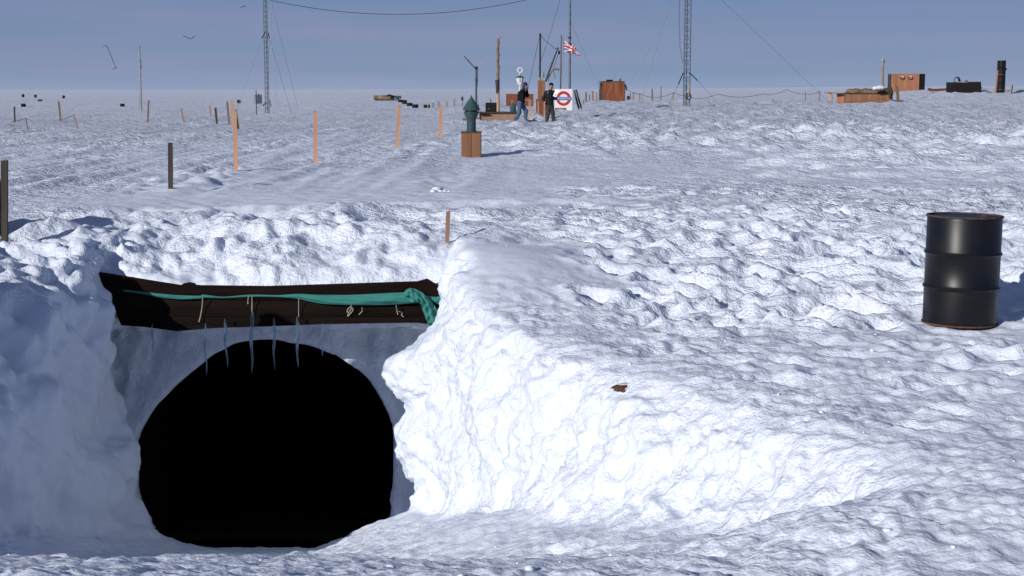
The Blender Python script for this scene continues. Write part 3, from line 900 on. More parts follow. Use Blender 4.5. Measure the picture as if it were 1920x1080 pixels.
# ------------------------------------------------------------------ oil drums
def make_drum(root, r=0.2925, h=0.88, seg=64, detail=True):
    body = MB()
    prof = [(r * 0.985, 0.012), (r, 0.03), (r, h * 0.32)]
    for zc in (h * 0.345, h * 0.655):
        prof += [(r, zc - 0.022), (r + 0.006, zc - 0.012), (r + 0.014, zc), (r + 0.006, zc + 0.012), (r, zc + 0.022)]
    prof += [(r, h - 0.03), (r * 0.985, h - 0.012)]
    prof = sorted(prof, key=lambda q: q[1])
    body.lathe(prof, seg)
    body.build('shell', M['black_paint'], root, True)
    for z0, z1 in ((0.0, 0.014), (h - 0.014, h)):
        MB().lathe([(r * 0.975, z0), (r + 0.007, z0), (r + 0.010, (z0 + z1) / 2), (r + 0.007, z1), (r * 0.975, z1), (r * 0.975, z0)], seg).build('rim', M['base_rust'] if z0 == 0 else M['rim_rust'], root, True)
    lid = MB().lathe([(0.0, h - 0.022), (r * 0.975, h - 0.022), (r * 0.975, h - 0.03), (0.0, h - 0.03)], seg)
    lid.build('lid', M['black_matt'], root, True)
    if detail:
        MB().lathe([(0.0, h - 0.008), (0.03, h - 0.008), (0.034, h - 0.022)], 16, (0.17, 0.05, 0)).build('bung', M['rust'], root, True)
        MB().lathe([(0.0, h - 0.012), (0.014, h - 0.012), (0.016, h - 0.022)], 12, (-0.18, -0.04, 0)).build('bung', M['rust'], root, True)
DD = 12.9
dp = at(1799, 600, DD)
gz0 = ground_min(dp.x, DD, 0.2)
gz0 = dp.z - 0.015
dr = thing('oil_drum', 'large upright black steel oil drum with two hoops standing on the snow at right', 'oil drum', (dp.x, DD, gz0 - 0.01))
dr.rotation_euler = (0, R(0.8), 0.7); dr.scale = (1.05, 1.05, 1.045)
dr.rotation_euler = Matrix.Rotation(R(0.8), 3, 'Y').to_euler()
make_drum(dr)
print('drum base z', gz0, 'wanted', dp.z)
p, D = foot(-38, 421, None, 0.0)
d2 = thing('oil_drum', 'dark oil drum behind the notched post, mostly cut off by the left edge', 'oil drum', p)
make_drum(d2)
d2.location = (at(-42, 400, 17.3).x, 17.3, ground(at(-42, 400, 17.3).x, 17.3) - 0.33)

# ------------------------------------------------------------------ stakes and posts
def stake(name, label, px, py0, py1, w, mat, group, top_px=None, D=None, depth=None, notch=False, cat='stake', yaw=0.15, splinter=0.35):
    if D is None: D = solve_D(px, py1)
    base = at(px, py1, D); g = ground(base.x, D)
    top = at(top_px if top_px is not None else px, py0, D)
    k = D / F_PX * CT
    W = w * k; T = depth or W * 0.55
    ax = Vector((top.x - base.x, 0, top.z - g)); L = ax.length
    o_loc = Vector((base.x, D, g))
    mb = MB()
    n = 7; V = []
    sink = 0.18 if D < 100 else 0.1
    rnd = random.Random(int(px * 7 + py0))
    for i in range(n):
        t = -sink + (L + sink) * i / (n - 1)
        wob = 1 + rnd.uniform(-0.05, 0.05); ox = rnd.uniform(-0.04, 0.04) * W
        for sx, sy in ((-1, -1), (1, -1), (1, 1), (-1, 1)):
            zz = t
            if i == n - 1:
                zz += (rnd.uniform(-splinter, splinter) * W)
            V.append((sx * W * 0.5 * wob + ox, sy * T * 0.5 * wob, zz))
    Fc = [(3, 2, 1, 0)]
    for i in range(n - 1):
        for q in range(4):
            q2 = (q + 1) % 4
            Fc.append((4 * i + q, 4 * i + q2, 4 * i + 4 + q2, 4 * i + 4 + q))
    if notch:
        a = 4 * (n - 1)
        V.append((0, -T * 0.5, L - W * 0.8)); V.append((0, T * 0.5, L - W * 0.8))
        i1, i2 = len(V) - 2, len(V) - 1
        Fc += [(a, i1, i2, a + 3), (i1, a + 1, a + 2, i2), (a, a + 1, i1), (a + 2, a + 3, i2)]
    else:
        Fc.append((4 * n - 4, 4 * n - 3, 4 * n - 2, 4 * n - 1))
    mb.add(V, Fc)
    o = mb.build(name, mat, None)
    o.location = o_loc
    tilt = math.atan2(ax.x, ax.z)
    o.rotation_euler = (0, tilt, 0)
    o.rotation_euler = (Matrix.Rotation(tilt, 3, 'Y') @ Matrix.Rotation(yaw, 3, 'Z')).to_euler()
    return tag(o, label, cat, group)
G1 = 'wooden stakes marking the snow field'
stake('wooden_post', 'dark weathered post with a V notched top at the left edge', 8.5, 299, 424, 12, M['weathered_wood'], None, D=16.9, notch=True, cat='post', yaw=0)
stake('wooden_post', 'thick dark grey post with a split top standing nearest on the left field', 320, 267, 358, 9, M['weathered_wood'], None, 319, cat='post')
stake('wooden_stake', 'tall orange stake in front of the cluster of weathered ones', 442.5, 207, 323, 7.5, M['fresh_wood'], G1, 440)
stake('wooden_stake', 'orange stake second in the row, right of the tall one', 591.5, 209, 305, 7, M['fresh_wood'], G1, 591)
stake('wooden_stake', 'orange stake leaning right, third in the row', 744, 198, 281, 6.5, M['fresh_wood'], G1, 749)
stake('wooden_stake', 'upright orange stake left of the vent cowl', 826, 197, 261, 6, M['fresh_wood'], G1, 827)
stake('wooden_stake', 'short lone stake stuck in the snow bank above the tunnel', 838, 397, 456, 7.5, M['ply'], G1, 840.5, D=16.45)
G2 = 'distant stakes on the far left field'
for (lab, tx, y0, bx, y1, w, m) in [
    ('dark upright stake far left, nearest the left edge', 27, 200, 28, 230, 3, 'weathered_wood'),
    ('thin pale stake leaning left between two dark far stakes', 48, 221, 53, 245, 2.2, 'mid_wood'),
    ('tall brown stake leaning slightly left on the far left field', 110, 190, 114, 229, 3.4, 'mid_wood'),
    ('pale pinkish thin stake leaning left below the roped line', 138, 214, 146, 241, 2.6, 'ply'),
    ('dark stake standing alone just right of the thin aerial pole', 279, 188, 277, 230, 3.2, 'mid_wood'),
    ('short pinkish stake leaning left between two darker stakes', 340, 204, 345, 231, 3.2, 'ply'),
    ('small far stake left of the grouped stakes', 393, 198, 395, 217, 2.6, 'ply'),
    ('dark short stake beside the stake cluster', 404, 203, 407, 233, 4, 'weathered_wood'),
    ('brown stake leaning at the left of the stake cluster', 426, 191, 430, 232, 3.6, 'mid_wood'),
    ('wide yellowish stake behind the tall orange one', 435, 187, 438, 237, 6.2, 'pale_wood'),
    ('dark leaning stake at the right of the stake cluster', 442, 206, 447, 242, 4.2, 'weathered_wood'),
]:
    stake('wooden_stake', lab, bx, y0, y1, w, M[m], G2, tx)
G3 = 'small marker stakes beyond the row of drums'
for (lab, tx, y0, y1, w, m) in [
    ('tiny thin marker stake first right of the drum row', 812, 193, 202, 1.4, 'weathered_wood'),
    ('thin dark marker stake just left of the upright orange stake', 823, 190, 202, 1.4, 'weathered_wood'),
    ('thin marker stake right of the upright orange stake', 838, 189, 202, 1.8, 'mid_wood'),
    ('slightly thicker pale marker stake between thin ones', 852, 186, 201, 2.4, 'ply'),
]:
    stake('marker_stake', lab, tx, y0, y1, w, M[m], G3, tx)
def sag(a, b, s, n=14):
    return [a.lerp(b, i / n) + Vector((0, 0, -4 * s * (i / n) * (1 - i / n))) for i in range(n + 1)]
def wire(name, label, pts, r, mat='wire', cat='wire', group=None, seg=5):
    o = MB().tube(pts, r, seg).build(name, M[mat], None, True)
    return tag(o, label, cat, group)
D0 = solve_D(113, 229)
wire('rope', 'slack rope strung between the far left stakes', sag(at(-20, 226, D0), at(48, 222, D0), .12) + sag(at(48, 222, D0), at(111, 224, D0), .16)[1:] + sag(at(111, 224, D0), at(138, 215, D0), .05)[1:], 0.012, 'wire', 'rope')

# ------------------------------------------------------------------ vent cowl on its wooden box
vp, VD = foot(884, 293, None, 0.0)
print('vent D', VD)
k = VD / F_PX * CT
vent = thing('vent_cowl', 'green metal ventilator cowl with pointed cap on a square wooden box', 'ventilator', (vp.x, vp.y, vp.z))
bx = MB().box((0, 0, 20.5 * k), (37 * k, 34 * k, 51 * k), None, 0, 0.012)
bx.build('box', M['crate_wood'], vent)
MB().box((-0.2 * k, -17.3 * k, 20 * k), (0.9 * k, 0.6 * k, 49 * k)).build('joint', M['weathered_wood'], vent)
MB().box((0, 0, 46.6 * k), (38.6 * k, 35.6 * k, 2.2 * k), None, 0, 0.006).build('lid', M['weathered_wood'], vent)
def prof(pts): return [(r_ * k, (294 - y) * k) for r_, y in pts]
MB().lathe(prof([(9.4, 247), (9.4, 244), (8.6, 243.5), (8.6, 222), (9.0, 221)]), 36).build('pipe', M['vent_green'], vent, True)
MB().lathe(prof([(9.0, 223), (11.2, 219), (12.8, 214.5), (13.6, 212.5), (13.8, 211.2), (14.6, 210.8), (14.6, 209.4), (11.5, 209.3)]), 36).build('bowl', M['vent_green'], vent, True)
MB().lathe(prof([(11.6, 210), (11.6, 204)]), 36).build('dark_slot', M['black_matt'], vent, True)  # black core stands in for the dark gap between bowl and cap
cp = MB().lathe(prof([(11.6, 205), (15.9, 206.6), (16.4, 204.2), (15.6, 203.6), (12.2, 197.8), (8.0, 191.2), (4.0, 185.2), (1.9, 182.6), (0.8, 178.8), (0.0, 178.4)]), 36)
cp.build('cap', M['vent_green'], vent, True)
MB().box((13.2 * k, -4 * k, (294 - 199) * k), (3.2 * k, 2 * k, 6 * k), None, 0, 0.004).build('catch', M['vent_green'], vent)
for a in range(3):
    t = a * 2.1 + 0.4
    MB().box((14.3 * k * math.cos(t), 14.3 * k * math.sin(t), (294 - 208.5) * k), (1.6 * k, 1.6 * k, 6 * k), Matrix.Rotation(t, 3, 'Z')).build('strut', M['vent_green'], vent)

# ------------------------------------------------------------------ small dirt hollow on the bank
dpx = at(1158, 716, 1.0)
uu = dpx.x; sl = CAM_H - dpx.z
best = None
m = (np.abs(PV[:, 0] / PV[:, 1] - uu) < 0.003) & (np.abs((CAM_H - PV[:, 2]) / PV[:, 1] - sl) < 0.004)
q = PV[m]; q = q[np.argmin(q[:, 1])] if len(q) else np.array([uu * 11, 11, CAM_H - sl * 11])
V = []; Fc = []
rnd = random.Random(4)
n = 22
for j, (f, zz) in enumerate(((0.0, 0.016), (0.35, 0.02), (0.7, 0.012), (1.0, -0.02))):
    for i in range(n):
        t = 2 * math.pi * i / n
        rr = f * (1 + 0.25 * math.sin(3 * t + 1) + 0.15 * math.sin(7 * t) + rnd.uniform(-.12, .12))
        V.append((0.075 * rr * math.cos(t), 0.035 * rr * math.sin(t), zz * 0.6 + rnd.uniform(-.003, .005)))
for j in range(3):
    for i in range(n):
        i2 = (i + 1) % n
        Fc.append((j * n + i, j * n + i2, j * n + n + i2, j * n + n + i))
o = thing('dirt_patch', None, None)
MB().add(V, Fc).build('soil', M['dirt'], o, True)
MB().add([(x * 2.2 + 0.14, y * 1.5 + 0.02, z + 0.006) for x, y, z in V], Fc).build('stain', M['stain'], o, True)
o.location = q; o.rotation_euler = (R(14), 0, 0.1)
tag(o, 'small brown dirt patch melted into the white snow bank', 'dirt')
# ------------------------------------------------------------------ figures
def cap_sdf(P, a, b, ra, rb):
    a = np.array(a); b = np.array(b); ab = b - a
    t = np.clip(((P - a) @ ab) / max(ab @ ab, 1e-9), 0, 1)
    q = P - (a + t[:, None] * ab)
    return np.linalg.norm(q, axis=1) - (ra + (rb - ra) * t)
def ell_sdf(P, c, r):
    q = (P - np.array(c)) / np.array(r)
    return (np.linalg.norm(q, axis=1) - 1) * min(r)
def blob_mesh(name, shapes, mat, parent, h=0.011, k=0.03, smooth_all=True):
    lo = np.array([9.0] * 3); hi = -lo
    for s in shapes:
        if s[0] == 'c':
            for p, r in ((s[1], s[3]), (s[2], s[4])):
                lo = np.minimum(lo, np.array(p) - r - 0.04); hi = np.maximum(hi, np.array(p) + r + 0.04)
        else:
            lo = np.minimum(lo, np.array(s[1]) - np.array(s[2]) - 0.04); hi = np.maximum(hi, np.array(s[1]) + np.array(s[2]) + 0.04)
    n = np.ceil((hi - lo) / h).astype(int) + 1
    g = [lo[i] + np.arange(n[i]) * h for i in range(3)]
    A, B_, C_ = np.meshgrid(*g, indexing='ij')
    P = np.stack([A.ravel(), B_.ravel(), C_.ravel()], 1)
    f = None
    for s in shapes:
        if s[0] == 'c':
            rr = max(s[3], s[4]) + 0.12
            mn = np.minimum(s[1], s[2]) - rr; mx = np.maximum(s[1], s[2]) + rr
        else:
            mn = np.array(s[1]) - np.array(s[2]) - .12; mx = np.array(s[1]) + np.array(s[2]) + .12
        m = ((P >= mn) & (P <= mx)).all(1)
        d = np.full(len(P), 0.5)
        d[m] = cap_sdf(P[m], *s[1:5]) if s[0] == 'c' else ell_sdf(P[m], s[1], s[2])
        kk = s[-1] if (s[0] == 'c' and len(s) > 5) or (s[0] == 'e' and len(s) > 3) else k
        f = d if f is None else -smax(-f, -d, kk)
    V, Q = surface_nets(f.reshape(A.shape).astype(np.float32), lambda a, b, c: np.stack([lo[0] + a * h, lo[1] + b * h, lo[2] + c * h], 1))
    V = relax(V, Q, 1)
    me = np_mesh(name, V, Q); me.materials.append(mat)
    o = bpy.data.objects.new(name, me); col.objects.link(o); o.parent = parent
    return o

def hand_shapes(w, d, up, side=1.0):
    """palm and five fingers from the wrist w, pointing along d, thumb towards up"""
    w = Vector(w); d = Vector(d).normalized(); upv = Vector(up).normalized()
    nrm = d.cross(upv).normalized()
    out = [('c', tuple(w), tuple(w + d * 0.085), 0.030, 0.036, 0.012)]
    for i, (o_, L) in enumerate(((0.030, 0.070), (0.010, 0.082), (-0.011, 0.074), (-0.030, 0.058))):
        a = w + d * 0.088 + upv * o_
        m = a + d * L * 0.5 + nrm * side * 0.010
        e = m + d * L * 0.38 + nrm * side * 0.028
        out.append(('c', tuple(a), tuple(m), 0.0100, 0.0092, 0.004)); out.append(('c', tuple(m), tuple(e), 0.0092, 0.008, 0.004))
    a = w + d * 0.03 + upv * 0.03; m = a + (d * 0.6 + upv * 0.8).normalized() * 0.045; e = m + (d + upv * 0.2).normalized() * 0.03
    out.append(('c', tuple(a), tuple(m), 0.013, 0.011, 0.006)); out.append(('c', tuple(m), tuple(e), 0.011, 0.009, 0.004))
    return out

def figure(label, origin, J, facing, gear):
    """J: joint -> (x, y, z); facing: unit vector of the face"""
    root = thing('person', label, 'person', origin)
    Fv = Vector(facing).normalized()
    hd = Vector(J['head'])
    side = Fv.cross(Vector((0, 0, 1))).normalized()
    def t(q): return tuple(q)
    body = [('c', J['pelvis'], J['chest'], 0.13, 0.145), ('c', J['chest'], J['neck'], 0.13, 0.065),
            ('c', J['neck'], t(hd - Vector((0, 0, 0.05))), 0.055, 0.055),
            ('e', t(hd), (0.078, 0.088, 0.112)), ('e', t(hd + Fv * 0.035 + Vector((0, 0, -0.055))), (0.055, 0.055, 0.052)),
            ('c', t(hd + Fv * 0.085 + Vector((0, 0, 0.01))), t(hd + Fv * 0.108 + Vector((0, 0, -0.018))), 0.010, 0.015, 0.012),
            ('c', t(hd + Fv * 0.086 + side * 0.016 + Vector((0, 0, -0.050))), t(hd + Fv * 0.086 - side * 0.016 + Vector((0, 0, -0.050))), 0.010, 0.010, 0.006),
            ('e', t(hd + side * 0.080 + Vector((0, 0, -0.005))), (0.016, 0.018, 0.030)), ('e', t(hd - side * 0.080 + Vector((0, 0, -0.005))), (0.016, 0.018, 0.030))]
    for s in ('a', 'b'):
        body += [('c', J['hip_' + s], J['knee_' + s], 0.085, 0.055), ('c', J['knee_' + s], J['ankle_' + s], 0.055, 0.036),
                 ('c', J['ankle_' + s], J['toe_' + s], 0.038, 0.032),
                 ('c', J['shoulder_' + s], J['elbow_' + s], 0.052, 0.038), ('c', J['elbow_' + s], J['wrist_' + s], 0.038, 0.026)]
        w = Vector(J['wrist_' + s]); d = (w - Vector(J['elbow_' + s])).normalized()
        upv = Vector((0, 0, 1)) if abs(d.z) < 0.8 else Vector((1, 0, 0))
        upv = (upv - d * upv.dot(d)).normalized()
        body += hand_shapes(w, d, upv, 1.0 if s == 'a' else -1.0)
    blob_mesh('body', body, M['skin'], root, 0.010, 0.035)
    for sgn in (-1, 1):
        MB().lathe([(0, -0.011), (0.008, -0.008), (0.011, 0), (0.008, 0.008), (0, 0.011)], 10, t(hd + Fv * 0.082 + side * (0.030 * sgn) + Vector((0, 0, 0.012)))).build('eye', M['black_matt'], root, True)
    def seg(a, b, ra, rb): return ('c', J[a], J[b], ra, rb)
    top = [seg('pelvis', 'chest', 0.155, 0.172), ('c', J['chest'], J['neck'], 0.165, 0.082), ('c', J['shoulder_a'], J['shoulder_b'], 0.085, 0.085)]
    for s in ('a', 'b'):
        el = Vector(J['elbow_' + s]); wr = Vector(J['wrist_' + s])
        top.append(seg('shoulder_' + s, 'elbow_' + s, 0.080, 0.062))
        if s in gear['sleeves']:
            top.append(('c', t(el), t(el.lerp(wr, 0.93)), 0.062, 0.048))
        else:
            top.append(('c', t(el), t(el.lerp(wr, 0.15)), 0.062, 0.058))
    blob_mesh('jacket', top, M[gear['top']], root, 0.012, 0.05)
    leg = []
    pel = Vector(J['pelvis'])
    leg.append(('c', t(pel + Vector((0, 0, 0.04))), t(pel - Vector((0, 0, 0.05))), 0.148, 0.145))
    for s in ('a', 'b'):
        leg += [seg('hip_' + s, 'knee_' + s, 0.105, 0.078), ('c', J['knee_' + s], t(Vector(J['knee_' + s]).lerp(Vector(J['ankle_' + s]), 0.95)), 0.078, 0.072)]
    blob_mesh('trousers', leg, M[gear['legs']], root, 0.012, 0.05)
    for s in ('a', 'b'):
        an = Vector(J['ankle_' + s]); to = Vector(J['toe_' + s])
        heel = an + (an - to).normalized() * 0.04; heel.z = to.z + 0.005
        bt = [('c', t(an + Vector((0, 0, 0.10))), t(an), 0.062, 0.058), ('c', t(heel), t(to), 0.050, 0.047), ('c', t(an), t((heel + to) / 2), 0.056, 0.048)]
        b = blob_mesh('boot', bt, M[gear['boots']], root, 0.012, 0.03)
    hat = []
    if gear['hat'] == 'hood':
        hat = [('e', t(hd + Vector((0, 0, 0.035)) - Fv * 0.03), (0.108, 0.112, 0.118)), ('c', t(hd - Fv * 0.05), t(Vector(J['neck'])), 0.095, 0.090)]
    else:
        hat = [('e', t(hd + Vector((0, 0, 0.045)) - Fv * 0.022), (0.098, 0.104, 0.098)), ('c', t(hd - Fv * 0.045), t(hd - Fv * 0.045 - Vector((0, 0, 0.09))), 0.078, 0.060)]
    blob_mesh('hat' if gear['hat'] != 'hood' else 'hood', hat, M[gear['hatmat']], root, 0.011, 0.02)
    return root
PD = 64.6
kp = PD / F_PX * CT
def jf(ox, oy):
    def f(px, py, y=0.0): return ((px - ox) * kp, y, (oy - py) * kp)
    return f
A0, _ = foot(977, 231, PD, 0.0)
j = jf(977, 231.5)
JA = dict(pelvis=j(976, 194), chest=j(978.5, 178), neck=j(981.5, 169.5), head=j(985.5, 162.5),
          hip_a=j(974.5, 195, -0.09), knee_a=j(973, 213, -0.10), ankle_a=j(966.5, 228, -0.10), toe_a=j(973.5, 230, -0.12),
          hip_b=j(977.5, 195, 0.09), knee_b=j(986.5, 209.5, 0.10), ankle_b=j(985.5, 226, 0.10), toe_b=j(993.5, 228, 0.10),
          shoulder_a=j(979, 173.5, -0.17), elbow_a=j(980, 187, -0.22), wrist_a=j(991, 189.5, -0.20),
          shoulder_b=j(980, 173.5, 0.17), elbow_b=j(989, 180.5, 0.20), wrist_b=j(988, 170.0, 0.14))
pa = figure('person in black jersey and blue jeans stooping forward beside the wooden shaft', A0, JA, (0.80, -0.15, -0.58),
            dict(top='black_wool', legs='denim', boots='boot', hat='hood', hatmat='dark_blue', sleeves='b'))
B0, _ = foot(1031, 226, PD, 0.0)
j = jf(1031, 227)
JB = dict(pelvis=j(1030.5, 191), chest=j(1031, 177), neck=j(1032, 166.5), head=j(1033, 157.5),
          hip_a=j(1027.5, 192, 0.0), knee_a=j(1027.8, 208.5, -0.06), ankle_a=j(1024.6, 224.0, -0.02), toe_a=j(1027.5, 226.6, -0.16),
          hip_b=j(1033.5, 192, 0.0), knee_b=j(1036.5, 207.0, 0.02), ankle_b=j(1037.8, 219.6, 0.06), toe_b=j(1044.0, 221.6, -0.02),
          shoulder_a=j(1024.5, 170, 0.0), elbow_a=j(1018.5, 181, 0.05), wrist_a=j(1020.5, 186.5, -0.10),
          shoulder_b=j(1038.5, 170, 0.0), elbow_b=j(1041.5, 180.5, 0.02), wrist_b=j(1040.5, 176.0, -0.20))
pb = figure('person in dark jacket and grey trousers walking and holding white papers', B0, JB, (-0.35, -0.93, -0.10),
            dict(top='black_jacket', legs='moleskin', boots='boot', hat='cap', hatmat='black_wool', sleeves='ab'))
MB().box(((1026.7 - 1031) * kp, -0.172, (227 - 169.5) * kp), (0.055, 0.012, 0.05), None, 0, 0.004).build('badge', M['grey_paint'], pb)
pp = MB()
w = Vector(j(1041.8, 171, -0.30))
pp.box((0, 0, 0), (0.15, 0.012, 0.30), Matrix.Rotation(R(22), 3, 'Y') @ Matrix.Rotation(R(-14), 3, 'Z'), 0, 0.003)
pp.box((0.02, -0.016, 0.01), (0.14, 0.005, 0.27), Matrix.Rotation(R(30), 3, 'Y') @ Matrix.Rotation(R(-20), 3, 'Z'))
o = pp.build('papers', M['white_paint'], None); o.location = B0 + w
tag(o, 'white sheaf of papers held by the standing walker', 'papers')
# board under the stooping person's feet
p, _ = foot(981, 231, PD - 0.35, -0.02)
o = MB().box((0, 0, 0), (0.52, 0.16, 0.035), Matrix.Rotation(R(-2), 3, 'Y'), 0, 0.006).build('wooden_plank', M['pale_wood'], None)
o.location = p; tag(o, 'short pale plank lying on snow by the feet of the stooping person', 'plank')
# teal sack behind the stooping person
p, _ = foot(962.5, 212, 66.3, 0.0)
sk = thing('canvas_sack', 'dark teal canvas sack propped behind the stooping person', 'sack', p)
blob_mesh('bag', [('c', (0.02, 0, 0.30), (-0.02, 0, 0.55), 0.10, 0.13), ('e', (-0.02, -0.02, 0.66), (0.13, 0.11, 0.12)), ('c', (0.05, 0, 0.06), (0.02, 0, 0.30), 0.07, 0.1)], M['teal_cloth'], sk, 0.02, 0.06)
MB().tube([(-0.03, 0, 0.76), (-0.03, 0, 0.84)], [0.05, 0.02], 10).build('neck', M['teal_cloth'], sk, True)

# ------------------------------------------------------------------ shaft box and things round it
def K(D): return D / F_PX * CT
SD_ = 65.6; k = K(SD_)
p, _ = foot(936, 231, SD_, 0.0)
sh = thing('shaft_hatch', 'low plywood shaft box with dark lid in front of the carved pole', 'shaft box', (p.x, SD_, at(936, 232, SD_).z - 0.03))
MB().box((1 * k, 0.5, 10.5 * k), (74 * k, 1.0, 21 * k), None, 0, 0.01).build('side_panel', M['ply'], sh)
MB().box((-36.6 * k, 0.46, 10 * k), (1.4 * k, 1.05, 21 * k)).build('corner_post', M['weathered_wood'], sh)
MB().box((2 * k, 0.48, 22.2 * k), (80 * k, 1.14, 2.6 * k), None, 0, 0.006).build('lid', M['weathered_wood'], sh)
MB().box((-26 * k, -0.10, 18.3 * k), (18 * k, 0.02, 2.6 * k)).build('stencil_strip', M['dark_box'], sh)
zt_ = sh.location.z + 23.6 * k
bx = thing('dark_case', 'small black case with wire handle standing on the shaft lid', 'case', (at(920.5, 206, SD_).x, SD_ + 0.45, zt_))
MB().box((0, 0, 8.6 * k), (21 * k, 0.34, 17 * k), None, 0, 0.012).build('case_body', M['dark_box'], bx)
MB().tube([(-1.5 * k, 0, 17 * k), (-1.6 * k, 0, 20 * k), (-2.2 * k, 0, 22.5 * k), (-1.0 * k, 0, 24.5 * k), (0.3 * k, 0, 22.5 * k), (-0.4 * k, 0, 20 * k), (-0.4 * k, 0, 17 * k)], 0.010, 6).build('handle', M['wire'], bx, True)
MB().box((-4.5 * k, -0.176, 5.6 * k), (3.2 * k, 0.012, 1.8 * k)).build('badge', M['steel'], bx)
p, _ = foot(884, 232, 65, -0.04)
o = MB().box((0, 0, 0), (34 * k, 0.5, 0.10), Matrix.Rotation(R(-3), 3, 'Y'), 0, 0.01).build('wooden_board', M['mid_wood'], None)
o.location = (at(884, 232, 65).x, 65, ground(at(884, 232, 65).x, 65) + 0.03); tag(o, 'grey brown board lying flat on the snow behind the vent cowl', 'board')

CD = 67.2; k = K(CD)
p, _ = foot(934, 205, CD, 0.1)
cpz = p.z
ct = thing('carved_pole', 'tall weathered totem-like pole rising behind the shaft box', 'pole', p)
H_ = at(934, 66, CD).z - cpz
pts = []; rr = []
rnd = random.Random(9)
n = 46
for i in range(n + 1):
    t = i / n; z = t * (H_ - 0.15)
    w_ = 0.075 - 0.02 * t
    if t > 0.55: w_ *= 1 + 0.22 * math.sin(i * 1.9) + rnd.uniform(-.08, .08)
    pts.append((0.012 * math.sin(i * 0.9) * (t > 0.5), 0, z)); rr.append(w_)
half = int(n * 0.42)
MB().tube(pts[:half + 1], rr[:half + 1], 10).build('lower_shaft', M['pale_wood'], ct, True)
MB().tube(pts[half:], rr[half:], 10).build('carved_shaft', M['mid_wood'], ct, True)
sc0 = (207 - 152) * k
MB().tube([(-1.6 * k, -0.04, sc0), (-1.4 * k, -0.05, sc0 + 12 * k), (-2.0 * k, -0.04, sc0 + 25 * k)], [0.05, 0.07, 0.085], 8).build('sleeve', M['weathered_wood'], ct, True)
MB().tube([(-3.4 * k, 0, H_ - 5 * k), (5 * k, 0, H_ - 4.6 * k)], 0.012, 6).build('cross_pin', M['wire'], ct, True)
MB().tube([(0, 0, H_ - 0.17), (0, 0, H_ + 1 * k)], [0.04, 0.012], 8).build('finial', M['pale_wood'], ct, True)

WD_ = 82.0; k = K(WD_)
p, _ = foot(893, 200, WD_, 0.1)
am = thing('aerial_mast', 'grey tubular mast with V shaped arms behind the vent cowl', 'aerial mast', p)
z0 = p.z
MB().tube([(0, 0, 0), (0, 0, at(893, 129, WD_).z - z0)], [0.06, 0.045], 10).build('pole', M['slate_paint'], am, True)
MB().tube([(0, 0, at(893, 152, WD_).z - z0), (0, 0, at(893, 147, WD_).z - z0)], 0.085, 10).build('collar', M['slate_paint'], am, True)
hz = at(893, 127, WD_).z - z0
MB().lathe([(0, -0.10), (0.07, -0.08), (0.085, 0), (0.05, 0.05), (0, 0.06)], 12, (0, 0, hz)).build('head', M['dark_steel'], am, True)
MB().tube([(-4 * k, 0, hz + 1.5 * k), (4.5 * k, 0, hz + 1.5 * k)], 0.02, 6).build('bracket', M['dark_steel'], am, True)
MB().tube([(-3 * k, 0, hz), (-23 * k, 0, hz + 22 * k)], [0.05, 0.035], 6).build('arm', M['steel'], am, True)
MB().tube([(4 * k, 0, hz), (27 * k, 0, hz + 21 * k)], [0.03, 0.012], 6).build('arm', M['pale_wire'], am, True)
MB().tube([(3 * k, 0, hz - 1 * k), (2.5 * k, 0, hz - 24 * k), (0.5 * k, 0.03, hz - 48 * k)], 0.015, 6).build('cable', M['wire'], am, True)

BD = 74.0; k = K(BD)
p, _ = foot(974, 206, BD, 0.0)
sg = thing('notice_board', 'plain red brown notice board on two thin legs behind the stooping person', 'notice board', (at(974.5, 200, BD).x, BD, p.z))
zb0 = at(974, 199, BD).z - p.z; zb1 = at(974, 176, BD).z - p.z
MB().box((0, 0, (zb0 + zb1) / 2), (51.5 * k, 0.04, zb1 - zb0), None, 0, 0.005).build('board', M['red_board'], sg)
for sx in (-14, 22):
    MB().box((sx * k, 0.05, zb1 * 0.45), (2 * k, 0.045, zb1 * 0.95)).build('leg', M['pale_wood'], sg)
G4 = 'small pale stakes around the two people'
for (lab, tx, y0, y1, w) in [
    ('thin pale stake just left of the stooping person', 960, 188, 206, 1.6),
    ('pale stake right of the stooping person, in front of the red board', 992, 186, 210, 1.8),
    ('second pale stake right of the stooping person', 995, 190, 214, 1.4),
    ('pale stake at the left foot of the brown cabinet', 1009, 190, 208, 1.8),
    ('pale stake between the cabinet and the walking person', 1020.5, 186, 212, 2.2)]:
    stake('wooden_stake', lab, tx, y0, y1, w, M['pale_wood'], G4, tx, D=70.0)

LDD = 73.0; k = K(LDD)
p, _ = foot(974, 205, LDD, 0.05)
lp = thing('lantern_sign', 'white lantern shaped sign topped by a ring, above the stooping person', 'lantern sign', (at(971, 200, LDD).x, LDD, p.z))
z0 = p.z; xo = lp.location.x
def zz(py): return at(975, py, LDD).z - z0
def xx(px): return at(px, 150, LDD).x - xo
MB().tube([(xx(972), 0.03, 0), (xx(974.5), 0.02, zz(160))], 0.03, 8).build('post', M['white_paint'], lp, True)
lan = MB().lathe([(3.2 * k, zz(159.5)), (5.0 * k, zz(156)), (6.2 * k, zz(151)), (7.6 * k, zz(146)), (7.2 * k, zz(145)), (0.0, zz(144.6))], 6, (xx(975), 0, 0))
lan.build('lantern', M['white_paint'], lp)
MB().lathe([(7.9 * k, zz(146)), (7.9 * k, zz(144.8)), (3.0 * k, zz(142.5)), (1.2 * k, zz(141))], 12, (xx(975), 0, 0)).build('lantern_roof', M['slate_paint'], lp, True)
MB().tube([(xx(975), 0, zz(143)), (xx(974), 0, zz(137.5))], 0.028, 8).build('stem', M['white_paint'], lp, True)
